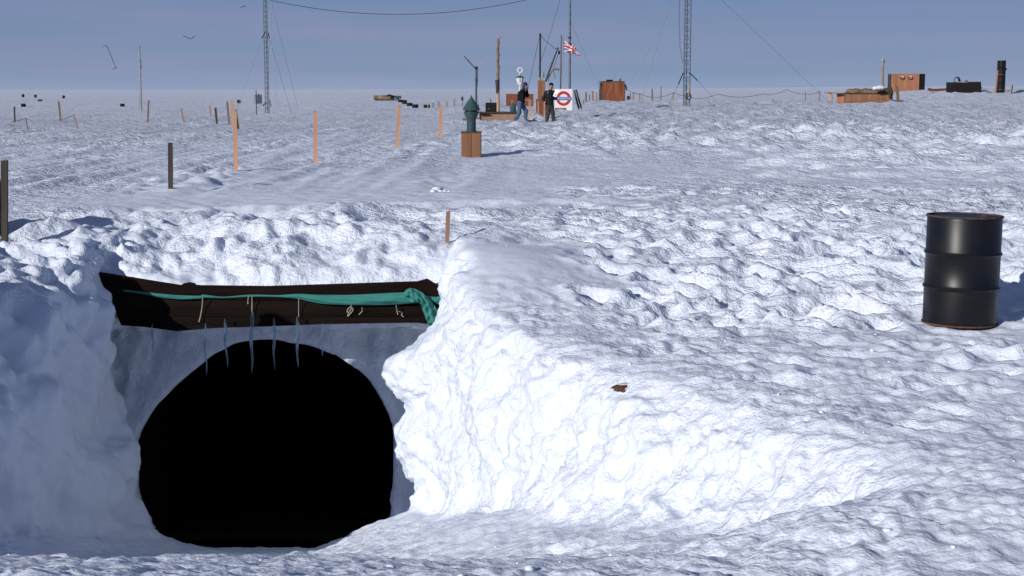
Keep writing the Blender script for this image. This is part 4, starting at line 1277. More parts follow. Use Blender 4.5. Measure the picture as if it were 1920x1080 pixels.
ring = [(xx(975.2) + 4.4 * k * math.cos(a * math.pi / 14), 0, zz(131.6) + 4.4 * k * math.sin(a * math.pi / 14)) for a in range(29)]
MB().tube(ring, 0.028, 8).build('ring', M['white_paint'], lp, True)
MB().box((xx(974.6), -7.0 * k, zz(152.5)), (3.0 * k, 0.01, 0.8 * k)).build('marking', M['red_paint'], lp)
MB().box((xx(974.6), -7.4 * k, zz(149.0)), (0.8 * k, 0.01, 4.0 * k)).build('marking', M['grey_paint'], lp)

CBD = 72.0; k = K(CBD)
p, _ = foot(1015, 207, CBD, 0.05)
cb = thing('instrument_cabinet', 'tall narrow brown plywood cabinet on a wider base at the derrick foot', 'cabinet', (at(1015, 207, CBD).x, CBD, p.z))
z0 = p.z
def zc(py): return at(1015, py, CBD).z - z0
MB().box((0, 0, zc(151) / 2), (14 * k, 0.36, zc(151)), None, 0, 0.008).build('upper_box', M['crate_wood'], cb)
MB().box((-0.8 * k, -0.05, zc(186) / 2), (18.5 * k, 0.46, zc(186)), None, 0, 0.008).build('base_box', M['red_board'], cb)
for sx, h_ in ((-6, 147), (-3, 145), (2.2, 146), (6.2, 149)):
    MB().box((sx * k, 0, (zc(151) + zc(h_)) / 2 - 0.01), (1.5 * k, 0.06, zc(h_) - zc(151) + 0.02)).build('batten', M['pale_wood'], cb)
MB().lathe([(2.9 * k, zc(145)), (2.9 * k, zc(136.5)), (0, zc(136.2))], 16, (2.4 * k, 0.05, 0)).build('canister', M['grey_paint'], cb, True)
MB().tube([(2.4 * k, 0.05, zc(151)), (2.4 * k, 0.05, zc(144))], 0.02, 8).build('canister_stem', M['steel'], cb, True)
DR = 72.6; k = K(DR)
p, _ = foot(1012, 206, DR, 0.1)
dk = thing('derrick', 'dark steel derrick pole with slanting boom and pulley block over the cabinet', 'derrick', (at(1012, 206, DR).x, DR, p.z))
z0 = p.z; x0 = dk.location.x
def Q(px, py, y=0.0):
    q = at(px, py, DR); return (q.x - x0, y, q.z - z0)
MB().tube([(0, 0, 0), Q(1013, 65)], [0.045, 0.038], 10).build('pole', M['dark_steel'], dk, True)
MB().tube([Q(1011, 65), Q(1015, 65)], 0.06, 8).build('pole_head', M['dark_steel'], dk, True)
MB().tube([Q(1023, 153), Q(1034, 122), Q(1046.5, 89)], [0.045, 0.045, 0.03], 8).build('boom', M['dark_steel'], dk, True)
MB().tube([Q(1046.5, 89), Q(1041, 92)], 0.02, 6).build('boom_tip', M['dark_steel'], dk, True)
MB().tube([Q(1014, 67), Q(1022, 76), Q(1042, 92)], 0.014, 6).build('topping_lift', M['wire'], dk, True)
MB().tube([Q(1047, 91), Q(1048.5, 96)], 0.014, 6).build('hook_rope', M['wire'], dk, True)
MB().lathe([(0, -0.09), (0.05, -0.06), (0.06, 0), (0.035, 0.07), (0, 0.10)], 10, Q(1048.3, 98.5)).build('pulley_block', M['black_matt'], dk, True)
MB().tube([Q(1047, 100), Q(1040, 122), Q(1030, 145)], 0.012, 6).build('fall_rope', M['wire'], dk, True)
MB().tube([Q(1027, 146), Q(1035, 133), Q(1041, 129.5), Q(1049, 130.5)], [0.02, 0.03, 0.035, 0.05], 8).build('furled_cloth', M['mid_wood'], dk, True)
MB().tube([Q(1037, 131), Q(1041, 147)], 0.012, 6).build('stay', M['wire'], dk, True)
MB().tube([Q(1028.5, 153), Q(1028.8, 142)], 0.014, 6).build('peg', M['dark_steel'], dk, True)

RD = 91.6; k = K(RD)
p, _ = foot(1051, 205, RD, 0.1)
fp = thing('flagpole', 'slim reddish brown flagpole carrying the flag, behind the round emblem sign', 'flagpole', (at(1050.5, 200, RD).x, RD, p.z))
z0 = p.z; x0 = fp.location.x
q1 = at(1052.5, 66, RD)
MB().tube([(0, 0, 0), (q1.x - x0, 0, q1.z - z0)], [0.045, 0.028], 10).build('pole', M['pole_brown'], fp, True)
q2 = at(1051, 106, RD); MB().tube([(q2.x - x0 - 0.06, 0, q2.z - z0), (q2.x - x0 + 0.06, 0, q2.z - z0)], 0.02, 6).build('cleat', M['rust'], fp, True)
MB().tube([(q1.x - x0 + 0.02, -0.05, q1.z - z0 - 0.1), (at(1056, 76, RD).x - x0, -0.02, at(1056, 75, RD).z - z0), (at(1057, 97, RD).x - x0, -0.02, at(1057, 97, RD).z - z0), (at(1051.5, 150, RD).x - x0, -0.05, at(1052, 150, RD).z - z0)], 0.006, 5).build('halyard', M['wire'], fp, True)
# flag
def flag():
    top = catmull([Vector((*q_, 0)) for q_ in ((1056.2, 74.5), (1065, 78.5), (1072, 82.5), (1078, 89), (1083, 97), (1088.5, 104.5))], 9)
    bot = catmull([Vector((*q_, 0)) for q_ in ((1058.2, 97.5), (1063.5, 97.5), (1070, 100), (1077, 101.5), (1083, 104.5), (1087.6, 107))], 9)
    n = len(top) - 1; m_ = 40
    V = []; Fc = []; mi = []
    for i in range(n + 1):
        for jx in range(m_ + 1):
            t = jx / m_; q_ = top[i].lerp(bot[i], t)
            w_ = at(q_.x, q_.y, RD)
            s_ = i / n
            V.append((w_.x, w_.y + 0.10 * math.sin(7.5 * s_ + 1.6 * t) * s_ + 0.03 * math.sin(19 * s_ + 3 * t), w_.z))
    def colr(s_, t):
        x = (s_ - 0.5) * 2; y = (0.5 - t) * 1
        if abs(y) < 0.10 or abs(x) < 0.10: return 1
        if abs(y) < 0.167 or abs(x) < 0.167: return 0
        # diagonals
        for sgn in (1, -1):
            dd_ = (y - sgn * x * 0.5) / math.sqrt(1.25)
            if abs(dd_) < 0.10:
                red = (0 < dd_ < 0.067) if ((x < 0)) else (-0.067 < dd_ < 0)
                return 1 if red else 0
        return 2
    for i in range(n):
        for jx in range(m_):
            a = i * (m_ + 1) + jx
            Fc.append((a, a + m_ + 1, a + m_ + 2, a + 1)); mi.append(colr((i + .5) / n, (jx + .5) / m_))
    mb = MB(); mb.v = V; mb.f = Fc; mb.mi = mi
    N = len(V)
    me = bpy.data.meshes.new('flag'); me.from_pydata(V, [], Fc)
    for q_ in (M['white_cloth'], M['flag_red'], M['flag_blue']): me.materials.append(q_)
    me.polygons.foreach_set('material_index', mi); me.polygons.foreach_set('use_smooth', [True] * len(Fc))
    o = bpy.data.objects.new('flag', me); col.objects.link(o)
    md = o.modifiers.new('cloth', 'SOLIDIFY'); md.thickness = 0.004
    tag(o, 'red white and blue national flag blowing to the right of its pole', 'flag')
M['flag_red'] = paint('flag_red', (0.42, 0.045, 0.055), 0.8, 0, 0.1)
M['flag_blue'] = paint('flag_blue', (0.022, 0.035, 0.085), 0.8, 0, 0.1)
flag()
TD = 93.0; k = K(TD)
p, _ = foot(1068, 200, TD, 0.1)
tm = thing('tall_pole_mast', 'tallest slender grey pole mast running out of the top, behind the flag', 'mast', (at(1068, 200, TD).x, TD, p.z))
x0, z0 = tm.location.x, p.z
MB().tube([(0, 0, 0), (0.0, 0, 7.0), (0.0, 0, 11.5)], [0.07, 0.06, 0.05], 10).build('pole', M['steel'], tm, True)
q2 = at(1069, 70, TD); zz_ = q2.z - z0
MB().tube([(0, 0, zz_), (-0.10, 0, zz_ + 0.03), (-0.13, 0, zz_ - 0.02)], 0.015, 6).build('fitting', M['dark_steel'], tm, True)
MB().lathe([(0.09, -0.05), (0.09, 0.05)], 10, (0, 0, zz_ - 0.03)).build('clamp', M['dark_steel'], tm, True)
TM_TOP = Vector((x0, TD, z0 + 11.2))
TM_MID = Vector((x0, TD, z0 + 7.0))

# round emblem sign
RS = 90.0; k = K(RS)
c0 = at(1056.5, 187, RS)
p, _ = foot(1056.5, 206, RS, 0.0)
rs = thing('roundel_sign', 'white square sign with red ring and blue lettered bar on the snow crest', 'sign', (c0.x, RS, c0.z))
MB().box((0, 0.03, 0), (33.5 * k, 0.05, 40 * k), None, 0, 0.004).build('panel', M['white_paint'], rs)
zc_ = 2.3 * k
def annulus(r0, r1, y0, y1, cx=0, cz=0, n=56):
    V = []; Fc = []
    for i in range(n):
        t = 2 * math.pi * i / n
        for r_, y_ in ((r0, y0), (r1, y0), (r1, y1), (r0, y1)):
            V.append((cx + r_ * math.cos(t), y_, cz + r_ * math.sin(t)))
    for i in range(n):
        a = 4 * i; b = 4 * ((i + 1) % n)
        for q_ in range(4):
            Fc.append((a + q_, a + (q_ + 1) % 4, b + (q_ + 1) % 4, b + q_))
    return MB().add(V, Fc)
annulus(8.6 * k, 13.6 * k, -0.010, 0.003, 0, zc_).build('ring', M['red_paint'], rs)
MB().box((0, -0.012, zc_), (29.6 * k, 0.010, 6.0 * k)).build('bar', M['blue_paint'], rs)
fc = bpy.data.curves.new('lettering', 'FONT'); fc.body = 'UNDERGROUND'; fc.size = 4.6 * k; fc.align_x = 'CENTER'; fc.align_y = 'CENTER'; fc.extrude = 0.002
to = bpy.data.objects.new('tmp_text', fc); col.objects.link(to)
bpy.context.view_layer.update()
me = bpy.data.meshes.new_from_object(to.evaluated_get(bpy.context.evaluated_depsgraph_get()))
bpy.data.objects.remove(to)
w_ = max(v_.co.x for v_ in me.vertices) - min(v_.co.x for v_ in me.vertices)
sx = 26.0 * k / w_
for v_ in me.vertices: v_.co = Vector((v_.co.x * sx, -0.020 - v_.co.z, v_.co.y + zc_))
me.materials.clear(); me.materials.append(M['white_paint'])
o = bpy.data.objects.new('lettering', me); col.objects.link(o); o.parent = rs
MB().box((-5.5 * k, -0.008, -17.2 * k), (21 * k, 0.02, 3.6 * k)).build('lower_strip', M['red_board'], rs)
MB().box((-15.8 * k, 0.10, -4 * k), (1.6 * k, 0.06, 44 * k)).build('leg', M['weathered_wood'], rs)
MB().box((15.2 * k, 0.10, -4 * k), (1.6 * k, 0.06, 44 * k)).build('leg', M['weathered_wood'], rs)
# leaning planks right of the sign
p, _ = foot(1090, 197, 91, 0.0)
ln = thing('leaning_planks', 'pair of dark planks leaning left beside the round emblem sign', 'planks', (at(1090, 197, 91).x, 91, ground(at(1090, 197, 91).x, 91)))
z0 = ln.location.z; x0 = ln.location.x
def Q2(px, py): q_ = at(px, py, 91); return Vector((q_.x - x0, 0, q_.z - z0))
for (a, b, wd) in (((1076.5, 169), (1087, 199), 3.6), ((1080.5, 168), (1092, 197), 3.0)):
    A_ = Q2(*a); B_ = Q2(*b); B_.z = -0.05
    mid = (A_ + B_) / 2; L = (A_ - B_).length; an = math.atan2((A_ - B_).x, (A_ - B_).z)
    MB().box(mid + Vector((0, 0.07 if wd < 3.2 else 0, 0)), (wd * k, 0.06, L), Matrix.Rotation(an, 3, 'Y'), 0, 0.004).build('plank', M['weathered_wood'], ln)
MB().box((-0.2, 0.1, 0.02), (1.1, 0.12, 0.09), None, 0, 0.006).build('foot_board', M['weathered_wood'], ln)
# ------------------------------------------------------------------ lattice masts
def lattice_mast(label, px, py, D, wpx, height, tone='steel'):
    k = K(D); w = wpx * k
    p, _ = foot(px, py, D, 0.1)
    root = thing('lattice_mast', label, 'mast', (at(px, py, D).x, D, p.z))
    tri = [(-w / 2, -w * 0.2), (w / 2, -w * 0.2), (0, w * 0.62)]
    r = 0.020 if wpx < 9 else 0.032
    for x, y in tri:
        MB().tube([(x, y, 0), (x, y, height)], r, 6).build('leg', M[tone], root, True)
    br = MB(); st = w * 1.35; n = int(height / st)
    for i in range(n):
        for a in range(3):
            b = (a + 1) % 3
            A_ = Vector((*tri[a], i * st)); B_ = Vector((*tri[b], (i + 1) * st)); C_ = Vector((*tri[b], i * st)); D_ = Vector((*tri[a], (i + 1) * st))
            br.tube([A_, B_], r * 0.30, 4); br.tube([C_, D_], r * 0.30, 4)
    br.build('bracing', M[tone], root)
    return root
ML = lattice_mast('narrow lattice radio mast on the left with guy wires', 501.5, 211, 92.0, 7.0, 10.5)
MR = lattice_mast('wide lattice radio mast right of the hut with a cable coil', 1287, 203, 100.0, 11.5, 11.5)
# coil and slack cable of the right mast
k = K(100.0); x0, y0, z0 = MR.location
coil = MB()
for a in range(4):
    ring = [((4.2 + 0.4 * a) * k * math.cos(t * math.pi / 12), -0.22 - 0.03 * a, (5.6 + 0.3 * a) * k * math.sin(t * math.pi / 12)) for t in range(25)]
    coil.tube(ring, 0.018, 6)
o = coil.build('cable_coil', M['wire'], MR, True); o.location = (2.5 * k, 0, at(1290, 181, 100).z - z0)
o = MB().lathe([(0, -0.03), (4.4 * k, -0.03), (4.4 * k, 0.03), (0, 0.03)], 24, (0, 0, 0), 0, Matrix.Rotation(R(90), 3, 'X')).build('insulator_plate', M['grey_paint'], MR, True)
o.location = (2.6 * k, -0.12, at(1290, 181, 100).z - z0)
MB().box((3.2 * k, -0.26, at(1290, 170, 100).z - z0), (1.8 * k, 0.05, 19 * k), Matrix.Rotation(R(3), 3, 'Y')).build('wooden_bar', M['pale_wood'], MR)
def W(px, py, D): return at(px, py, D)
def rel(root, pts): return [tuple(q - root.location) for q in pts]
MB().tube(rel(MR, [W(1275, -40, 100), W(1273.5, 30, 100), W(1275, 90, 100), W(1280.5, 118, 100)]), 0.016, 5).build('slack_cable', M['wire'], MR, True)
for a, b, c, s_ in (((1281, 137), (1272, 158), (1252, 205), -1), ((1292.5, 136), (1308, 151), (1355, 198), 1)):
    MB().tube(rel(MR, [W(*a, 99.8), W(*b, 99.6)]), 0.035, 6).build('guy_strut', M['dark_steel'], MR, True)
    q = W(*c, 98.0); q.z = ground(q.x, q.y)
    MB().tube(rel(MR, [W(*b, 99.6), q]), 0.010, 5).build('guy_wire', M['wire'], MR, True)
for (a, c) in (((1285, -30), (1160, 192)), ((1285, -90), (1200, 190)), ((1290, -60), (1560, 178)), ((1284, -160), (1130, 190))):
    q = W(*c, 125.0); q.z = ground(q.x, q.y)
    MB().tube(rel(MR, [W(*a, 100), q]), 0.013, 4).build('guy_wire', M['pale_wire'], MR, True)
for a, b in (((497.5, 60), (491, 72)), ((503, 62), (505, 71)), ((499, 192), (492.5, 198.5)), ((505, 187), (508.5, 200))):
    MB().tube(rel(ML, [W(*a, 91.8), W(*b, 91.6)]), 0.028, 6).build('guy_strut', M['dark_steel'], ML, True)
for a, c, Dd in (((491, 72), (440, 196), 88), ((505, 71), (545, 200), 96), ((503, -20), (560, 202), 100), ((503, 20), (522, 204), 88), ((512, -60), (508, 62), 92)):
    q = W(*c, Dd)
    if c[1] > 150: q.z = ground(q.x, q.y)
    MB().tube(rel(ML, [W(*a, 91.9), q]), 0.012, 4).build('guy_wire', M['pale_wire'], ML, True)
# the long sagging aerial cable between the two masts
pts = []
for i in range(41):
    x = 505 + (1069 - 505) * i / 40
    pts.append(W(x, 27 - 27 * ((x - 745) / 240) ** 2, 92.0 + i / 40))
wire('aerial_cable', 'long sagging dark cable strung across the top of the sky', pts, 0.020, 'wire', 'cable', None, 6)
wire('guy_wire', 'long thin stay running from the tall pole down to the ground left of the derrick', [W(1062, -40, 92), W(1032, 62, 86), W(1009, 130, 80)], 0.010, 'wire', 'wire')
wire('guy_wire', 'thin stay from the derrick head sloping down left to the snow', [W(1012, 68, 72.6), W(990, 165, 70), W(981, 204, 68)], 0.010, 'wire', 'wire')
wire('guy_wire', 'thin stay from the tall pole sloping down behind the planks', [W(1070, 40, 93), W(1128, 175, 110)], 0.008, 'pale_wire', 'wire')

# antenna bits hanging on fine wires at upper left
def aerial(label, fine, dark, D):
    root = thing('wire_aerial', label, 'aerial', W(*dark[0][0], D))
    for pts_ in fine: MB().tube(rel(root, [W(x, y, D) for x, y in pts_]), 0.004, 4).build('fine_wire', M['pale_wire'], root, True)
    for pts_ in dark: MB().tube(rel(root, [W(x, y, D) for x, y in pts_]), 0.020, 5).build('spreader', M['wire'], root, True)
    return root
aerial('small dark spreader on a faint aerial wire left of the narrow lattice mast', [((498, -2), (460, 12)), ((452, 13), (400, 20), (330, 22), (200, 0)), ((455, 13), (458, 50))], [((451, 14), (455, 12), (462, 12))], 92)
aerial('bird shaped insulator cluster hanging on a faint wire in the left sky', [((346, 68), (262, 88)), ((365, 68), (455, 13))], [((344, 68), (350, 69), (355, 73), (360, 72), (366, 67))], 92)
aerial('slanting dipole aerial hanging beside the thin pole', [((201, 87), (228, 97), (262, 90)), ((200, 86), (120, 60), (-20, 20))], [((193, 87), (197, 86), (201, 86)), ((201, 87), (217, 127)), ((211, 130), (219, 127))], 100)
thp, TDD = foot(265, 210, 99.0, 0.1)
ap = thing('aerial_pole', 'thin grey aerial pole standing alone on the far left snow', 'pole', (at(265, 210, 99).x, 99, thp.z))
q = at(261, 87, 99)
MB().tube(rel(ap, [ap.location, q]), [0.07, 0.05], 8).build('shaft', M['grey_paint'], ap, True)
MB().tube(rel(ap, [at(259, 90, 99), q, at(264, 88, 99)]), 0.03, 6).build('top_bracket', M['dark_steel'], ap, True)
MB().tube(rel(ap, [at(262, 105, 99), at(266, 122, 99), at(263, 132, 99)]), 0.012, 5).build('stay', M['wire'], ap, True)
MB().tube(rel(ap, [at(263, 122, 99), at(267, 128, 99)]), 0.012, 5).build('stay', M['wire'], ap, True)
MB().box(tuple(Vector((-0.10, 0, 0.55))), (0.06, 0.06, 1.1), Matrix.Rotation(R(-2), 3, 'Y')).build('brace', M['grey_paint'], ap)
# weather box on its post
p, _ = foot(481, 211, 90, 0.1)
wb = thing('instrument_box', 'blue grey instrument box mounted on a thin post left of the narrow mast', 'instrument box', (at(481, 211, 90).x, 90, p.z))
k = K(90)
MB().box((0, 0, (at(481, 169, 90).z - p.z) / 2), (1.4 * k, 0.05, at(481, 169, 90).z - p.z)).build('post', M['dark_steel'], wb)
MB().box((5.0 * k, 0, at(481, 186, 90).z - p.z), (9.5 * k, 0.30, 16.5 * k), None, 0, 0.01).build('box', M['slate_paint'], wb)
MB().box((-2.6 * k, 0.02, at(481, 186, 90).z - p.z), (4.4 * k, 0.26, 16 * k), None, 0, 0.01).build('side_panel', M['grey_paint'], wb)
MB().lathe([(0.05, 0), (0.03, 0.05), (0, 0.06)], 8, (4.5 * k, 0, at(481, 177.6, 90).z - p.z)).build('cap', M['dark_steel'], wb, True)

# ------------------------------------------------------------------ far drums
G5 = 'black fuel drums standing far out on the snow'
proto = None
def far_drum(label, px, py0, py1, tilt=0.0, grp=G5):
    global proto
    D = solve_D(px, py1, 60); k = K(D)
    hh = (py1 - py0) * k
    X = u_of(px, py1) * D
    if proto is None:
        r_ = thing('fuel_drum', label, 'fuel drum', (0, 0, 0), 0, grp)
        mb = MB().lathe([(0.29, 0), (0.295, 0.29), (0.31, 0.30), (0.295, 0.31), (0.295, 0.57), (0.31, 0.58), (0.295, 0.59), (0.295, 0.86), (0.305, 0.88), (0.28, 0.88), (0.28, 0.86), (0, 0.86)], 18)
        mb.build('shell', M['black_matt'], r_, True)
        proto = r_; o = r_
    else:
        o = copy_tree(proto)
    s_ = max(0.75, min(1.25, hh / 0.88 + 0.25))
    o.scale = (s_, s_, s_)
    o.location = (X, D, ground(X, D) + hh - 0.88 * s_)
    o.rotation_euler = (0, tilt, 0)
    o['label'] = label; o['category'] = 'fuel drum'; o['group'] = grp
for a in [('fuel drum upright at far left, leftmost on the skyline', 43.5, 176.5, 182.5),
          ('fuel drum upright second from left on the skyline', 66.5, 178, 183.5),
          ('left one of two touching low fuel drums at far left', 73.5, 186.5, 190),
          ('right one of two touching low fuel drums at far left', 77, 186.5, 190),
          ('tilted fuel drum alone near the skyline above the tall brown stake', 118.5, 179, 184.5, 0.2),
          ('larger lone fuel drum above the leftmost dark stake', 44, 195.5, 201),
          ('lone fuel drum left of the thin aerial pole', 229.5, 193, 199),
          ('lone fuel drum just right of the stake cluster', 448, 188, 194.5)]:
    far_drum(*a)
G6 = 'line of drums leading away towards the loaded sledge'
for a in [('furthest drum of the line, touching the sledge load', 745.5, 182, 187.5),
          ('second furthest drum of the line, just in front of the sledge', 750.5, 186.5, 191.5),
          ('third furthest drum of the line to the sledge', 758.5, 188.5, 194.5),
          ('fourth furthest drum of the line to the sledge', 768, 192.5, 199),
          ('nearest drum of the line to the sledge', 778.5, 195.5, 202.5),
          ('lone drum right of the line, beside a thin yellow stake', 800.5, 196.5, 202.5)]:
    far_drum(*a, grp=G6)
stake('marker_stake', 'thin yellow stake in front of the lone drum', 802, 193.5, 203, 1.0, M['yellow'], G3, 802)
px_ = 867.5; D_ = solve_D(px_, 201, 60); k = K(D_)
bs = thing('box_on_stake', 'tiny brown box fixed to a thin stake left of the vent cowl', 'marker', (u_of(px_) * D_, D_, ground(u_of(px_) * D_, D_)))
MB().box((0, 0, 9 * k), (1.4 * k, 0.06, 19 * k)).build('stake', M['mid_wood'], bs)
MB().box((-0.6 * k, -0.08, 16.5 * k), (4.4 * k, 0.2, 7 * k), None, 0, 0.01).build('box', M['weathered_wood'], bs)

# loaded sledge
D_ = solve_D(725, 189, 60); k = K(D_)
X_ = u_of(727) * D_
sl = thing('loaded_sledge', 'cargo sledge loaded with brown crates and dark bundles far off', 'sledge', (X_, D_, ground(X_, D_)))
for sx in (-0.6, 0.6):
    MB().tube([(-25 * k, sx, 4.5 * k), (-22 * k, sx, 1.2 * k), (0, sx, 0.8 * k), (20 * k, sx, 1.0 * k)], 0.06, 6).build('runner', M['weathered_wood'], sl)
MB().box((-4 * k, 0, 2.4 * k), (36 * k, 1.3, 1.6 * k), None, 0, 0.02).build('deck', M['weathered_wood'], sl)
for i, (a, b) in enumerate(((-25.5, -18), (-17.8, -9), (-8.8, 0))):
    MB().box(((a + b) / 2 * k, 0, (6.6 + 0.3 * i) * k), ((b - a) * k, 1.1, 6.4 * k), None, 0, 0.03).build('crate', M['crate_wood' if i != 1 else 'ply'], sl)
MB().box((6 * k, -0.1, 5.4 * k), (11.5 * k, 1.0, 5.6 * k), Matrix.Rotation(R(3), 3, 'Y'), 0, 0.03).build('crate', M['mid_wood'], sl)
MB().box((19.5 * k, 0, 6.8 * k), (11 * k, 1.0, 5.2 * k), None, 0, 0.05).build('tank', M['vent_green'], sl)
blob_mesh('bundle', [('c', (-0.5 * k, -0.3, 8.5 * k), (4 * k, -0.4, 9.3 * k), 0.16, 0.2), ('c', (6 * k, -0.3, 8.3 * k), (12 * k, -0.3, 7.6 * k), 0.18, 0.15), ('e', (9 * k, -0.5, 6 * k), (0.3, 0.2, 0.2))], M['black_matt'], sl, 0.04, 0.08)

# ------------------------------------------------------------------ wooden hut and its fence
def hut_walls(root, w, d, h, mat, plank=0.16, back=True, seed=1):
    rnd = random.Random(seed)
    fr = MB(); n = int(w / plank); pw = w / n
    for i in range(n):
        fr.box((-w / 2 + pw * (i + .5), -d / 2 - 0.012 + rnd.uniform(-.006, .006), h / 2 + rnd.uniform(-.02, .01)), (pw * 0.94, 0.024, h), None, 0)
    fr.build('front_wall', mat, root)
    MB().box((0, 0, h / 2 - 0.02), (w - 0.04, d - 0.02, h - 0.04)).build('shell', M['weathered_wood'], root)
HD = 152.0; k = K(HD)
X_ = at(1147, 190, HD).x
g = ground(X_, HD)
ht = thing('wooden_hut', 'upright reddish plank hut with flat roof left of the big lattice mast', 'hut', (X_, HD, g - 0.05), 0.10)
hh = at(1147, 153.5, HD).z - g + 0.05
hut_walls(ht, 42 * k, 1.8, hh, M['hut_wood'], 0.15, seed=3)
MB().box((0.0, 0, hh + 0.03), (44 * k, 1.95, 0.07), None, 0, 0.01).build('roof', M['weathered_wood'], ht)
MB().box((-4.0 * k, 0.2, hh + 0.14), (11 * k, 0.6, 0.16), None, 0, 0.03).build('roof_hatch', M['black_matt'], ht)
MB().tube([(15.5 * k, 0, hh), (15.5 * k, 0, hh + 0.30)], 0.09, 10).build('stove_pipe', M['rust'], ht, True)
MB().lathe([(0.19, 0.0), (0.17, 0.06), (0, 0.09)], 12, (15.5 * k, 0, hh + 0.32)).build('pipe_cap', M['grey_paint'], ht, True)
MB().box((21.8 * k, -0.6, hh * 0.5), (0.06, 0.5, hh * 0.92)).build('side_panel', M['pale_wood'], ht)
MB().tube([(22.5 * k, -0.9, hh - 0.25), (24 * k, -0.95, hh - 0.55), (24 * k, -0.95, hh - 0.85)], [0.05, 0.08, 0.06], 6).build('hook', M['black_matt'], ht, True)
MB().tube([(-22 * k, -0.9, hh - 0.15), (-22.6 * k, -0.95, hh - 0.45)], 0.05, 6).build('hinge', M['black_matt'], ht, True)
G7 = 'fence stakes beside the reddish hut'
for (lab, tx, y0, y1, w, m, D_) in [
    ('thick brown fence stake furthest left of the hut', 1099, 173.5, 195, 2.8, 'mid_wood', 138),
    ('thin dark fence stake second from left beside the hut', 1105.5, 177, 195, 1.2, 'weathered_wood', 138),
    ('thick pinkish fence stake in the middle left of the hut', 1111.5, 171, 195, 3.2, 'ply', 138),
    ('slim fence stake fourth from left beside the hut', 1119, 173, 194, 1.8, 'ply', 140),
    ('crossed thin stake touching the left wall of the hut', 1123.5, 168, 193, 1.2, 'mid_wood', 144),
    ('short dark stub left of all the hut fence stakes', 1094, 188, 195, 1.2, 'weathered_wood', 130),
    ('pinkish short stake right of the hut beside a small drum', 1182, 175, 189, 2.6, 'ply', 150),
    ('thin dark stake right of the hut with rope on it', 1187.5, 172.5, 190, 1.1, 'weathered_wood', 150),
    ('left one of the two close stakes right of the hut', 1199.5, 174, 190, 1.8, 'ply', 150),
    ('right one of the two close stakes right of the hut', 1203, 176, 190, 1.6, 'pale_wood', 150),
    ('tall brown stake midway between hut and lattice mast', 1223, 166.5, 189, 2.4, 'mid_wood', 150),
    ('tiny pale stake between the two tall stakes', 1236, 177, 188, 1.4, 'pale_wood', 150),
    ('tallest thin dark stake between hut and lattice mast', 1239.5, 162, 188, 1.2, 'weathered_wood', 150),
    ('pale pink stake just left of the wide lattice mast', 1262.5, 175, 189, 2.0, 'ply', 140),
    ('thin grey stake in the open far snow right of the mast', 1510, 172, 181, 1.0, 'weathered_wood', 150),
    ('small pink stake left of the plank table', 1537, 170, 180, 2.0, 'ply', 150)]:
    stake('fence_stake', lab, tx, y0, y1, w, M[m], G7, tx, D=D_)
far_drum('small drum leaning on the pinkish stake right of the hut', 1178.5, 179, 188, 0.1, 'small drums by the hut')
wire('rope', 'slack rope looping from the hut stakes past the lattice mast', sag(W(1167, 158, 150), W(1187, 174, 150), .1) + sag(W(1187, 174, 150), W(1200, 176, 150), .05)[1:] + sag(W(1200, 176, 150), W(1264, 173, 148), .42)[1:] + sag(W(1264, 173, 148), W(1283, 179, 147), .1)[1:] + sag(W(1283, 179, 147), W(1345, 176, 147), .35)[1:] + sag(W(1345, 176, 147), W(1430, 176, 147), .3)[1:] + sag(W(1430, 176, 147), W(1475, 168, 147), .2)[1:] + sag(W(1475, 168, 147), W(1537, 173, 147), .3)[1:], 0.022, 'wire', 'rope')

# ------------------------------------------------------------------ right hand group
GD = 124.0; k = K(GD)
def base(px, D): X = u_of(px) * D; return X, ground(X, D)
X_, g = base(1623, GD)
zb_ = at(1623, 196, GD).z
cr = thing('large_crate', 'long low plywood crate heaped with brown sacking at right', 'crate', (X_, GD, zb_), -0.22)
MB().box((5 * k, 0.9, 10 * k), (88 * k, 1.8, 21 * k), None, 0, 0.02).build('crate_body', M['crate_wood'], cr)
MB().box((-46.5 * k, 0.9, 10 * k), (14 * k, 1.78, 20.6 * k), None, 0, 0.02).build('end_panel', M['hut_wood_pale'], cr)
MB().box((0, 0.85, 21.0 * k), (104 * k, 1.96, 1.2 * k)).build('rim', M['weathered_wood'], cr)
hp = [('c', (-30 * k, 0.7, 21 * k), (0 * k, 0.8, 22 * k), 0.22, 0.34), ('c', (0, 0.8, 22 * k), (34 * k, 0.8, 24 * k), 0.30, 0.30), ('e', (-22 * k, 0.5, 24 * k), (0.6, 0.5, 0.26)), ('e', (14 * k, 0.6, 23 * k), (1.1, 0.5, 0.24)), ('c', (-40 * k, 0.6, 21 * k), (-24 * k, 0.6, 24 * k), 0.08, 0.15)]
hs = blob_mesh('sacking', hp, M['mid_wood'], cr, 0.05, 0.15)
for v_ in hs.data.vertices:
    c_ = v_.co; n_ = 0.03 * math.sin(9 * c_.x + 3 * c_.y) + 0.02 * math.sin(23 * c_.x + 7 * c_.z)
    c_.z += n_
ch = thing('chimney_pipe', 'tall pale pipe with crooked top rising behind the plywood crate', 'pipe', (at(1655, 190, 126).x, 126, zb_))
z0 = zb_; x0 = ch.location.x; k2 = K(126)
def Q3(px, py, y=0): q_ = at(px, py, 126); return (q_.x - x0, y, q_.z - z0)
MB().tube([Q3(1656, 190), Q3(1655, 122)], 0.085, 12).build('pipe', M['ply'], ch, True)
MB().tube([Q3(1654.5, 123), Q3(1655.5, 118, -0.02), Q3(1656, 113.5, -0.12), Q3(1653.5, 112.5, -0.25)], [0.10, 0.12, 0.12, 0.10], 12).build('elbow', M['grey_paint'], ch, True)
sn_ = thing('snow_covered_bag', 'white lumpy bag lying on the crate below the pipe', 'bag', (at(1654, 165, 122).x, 123.2, at(1654, 167.5, 123.2).z))
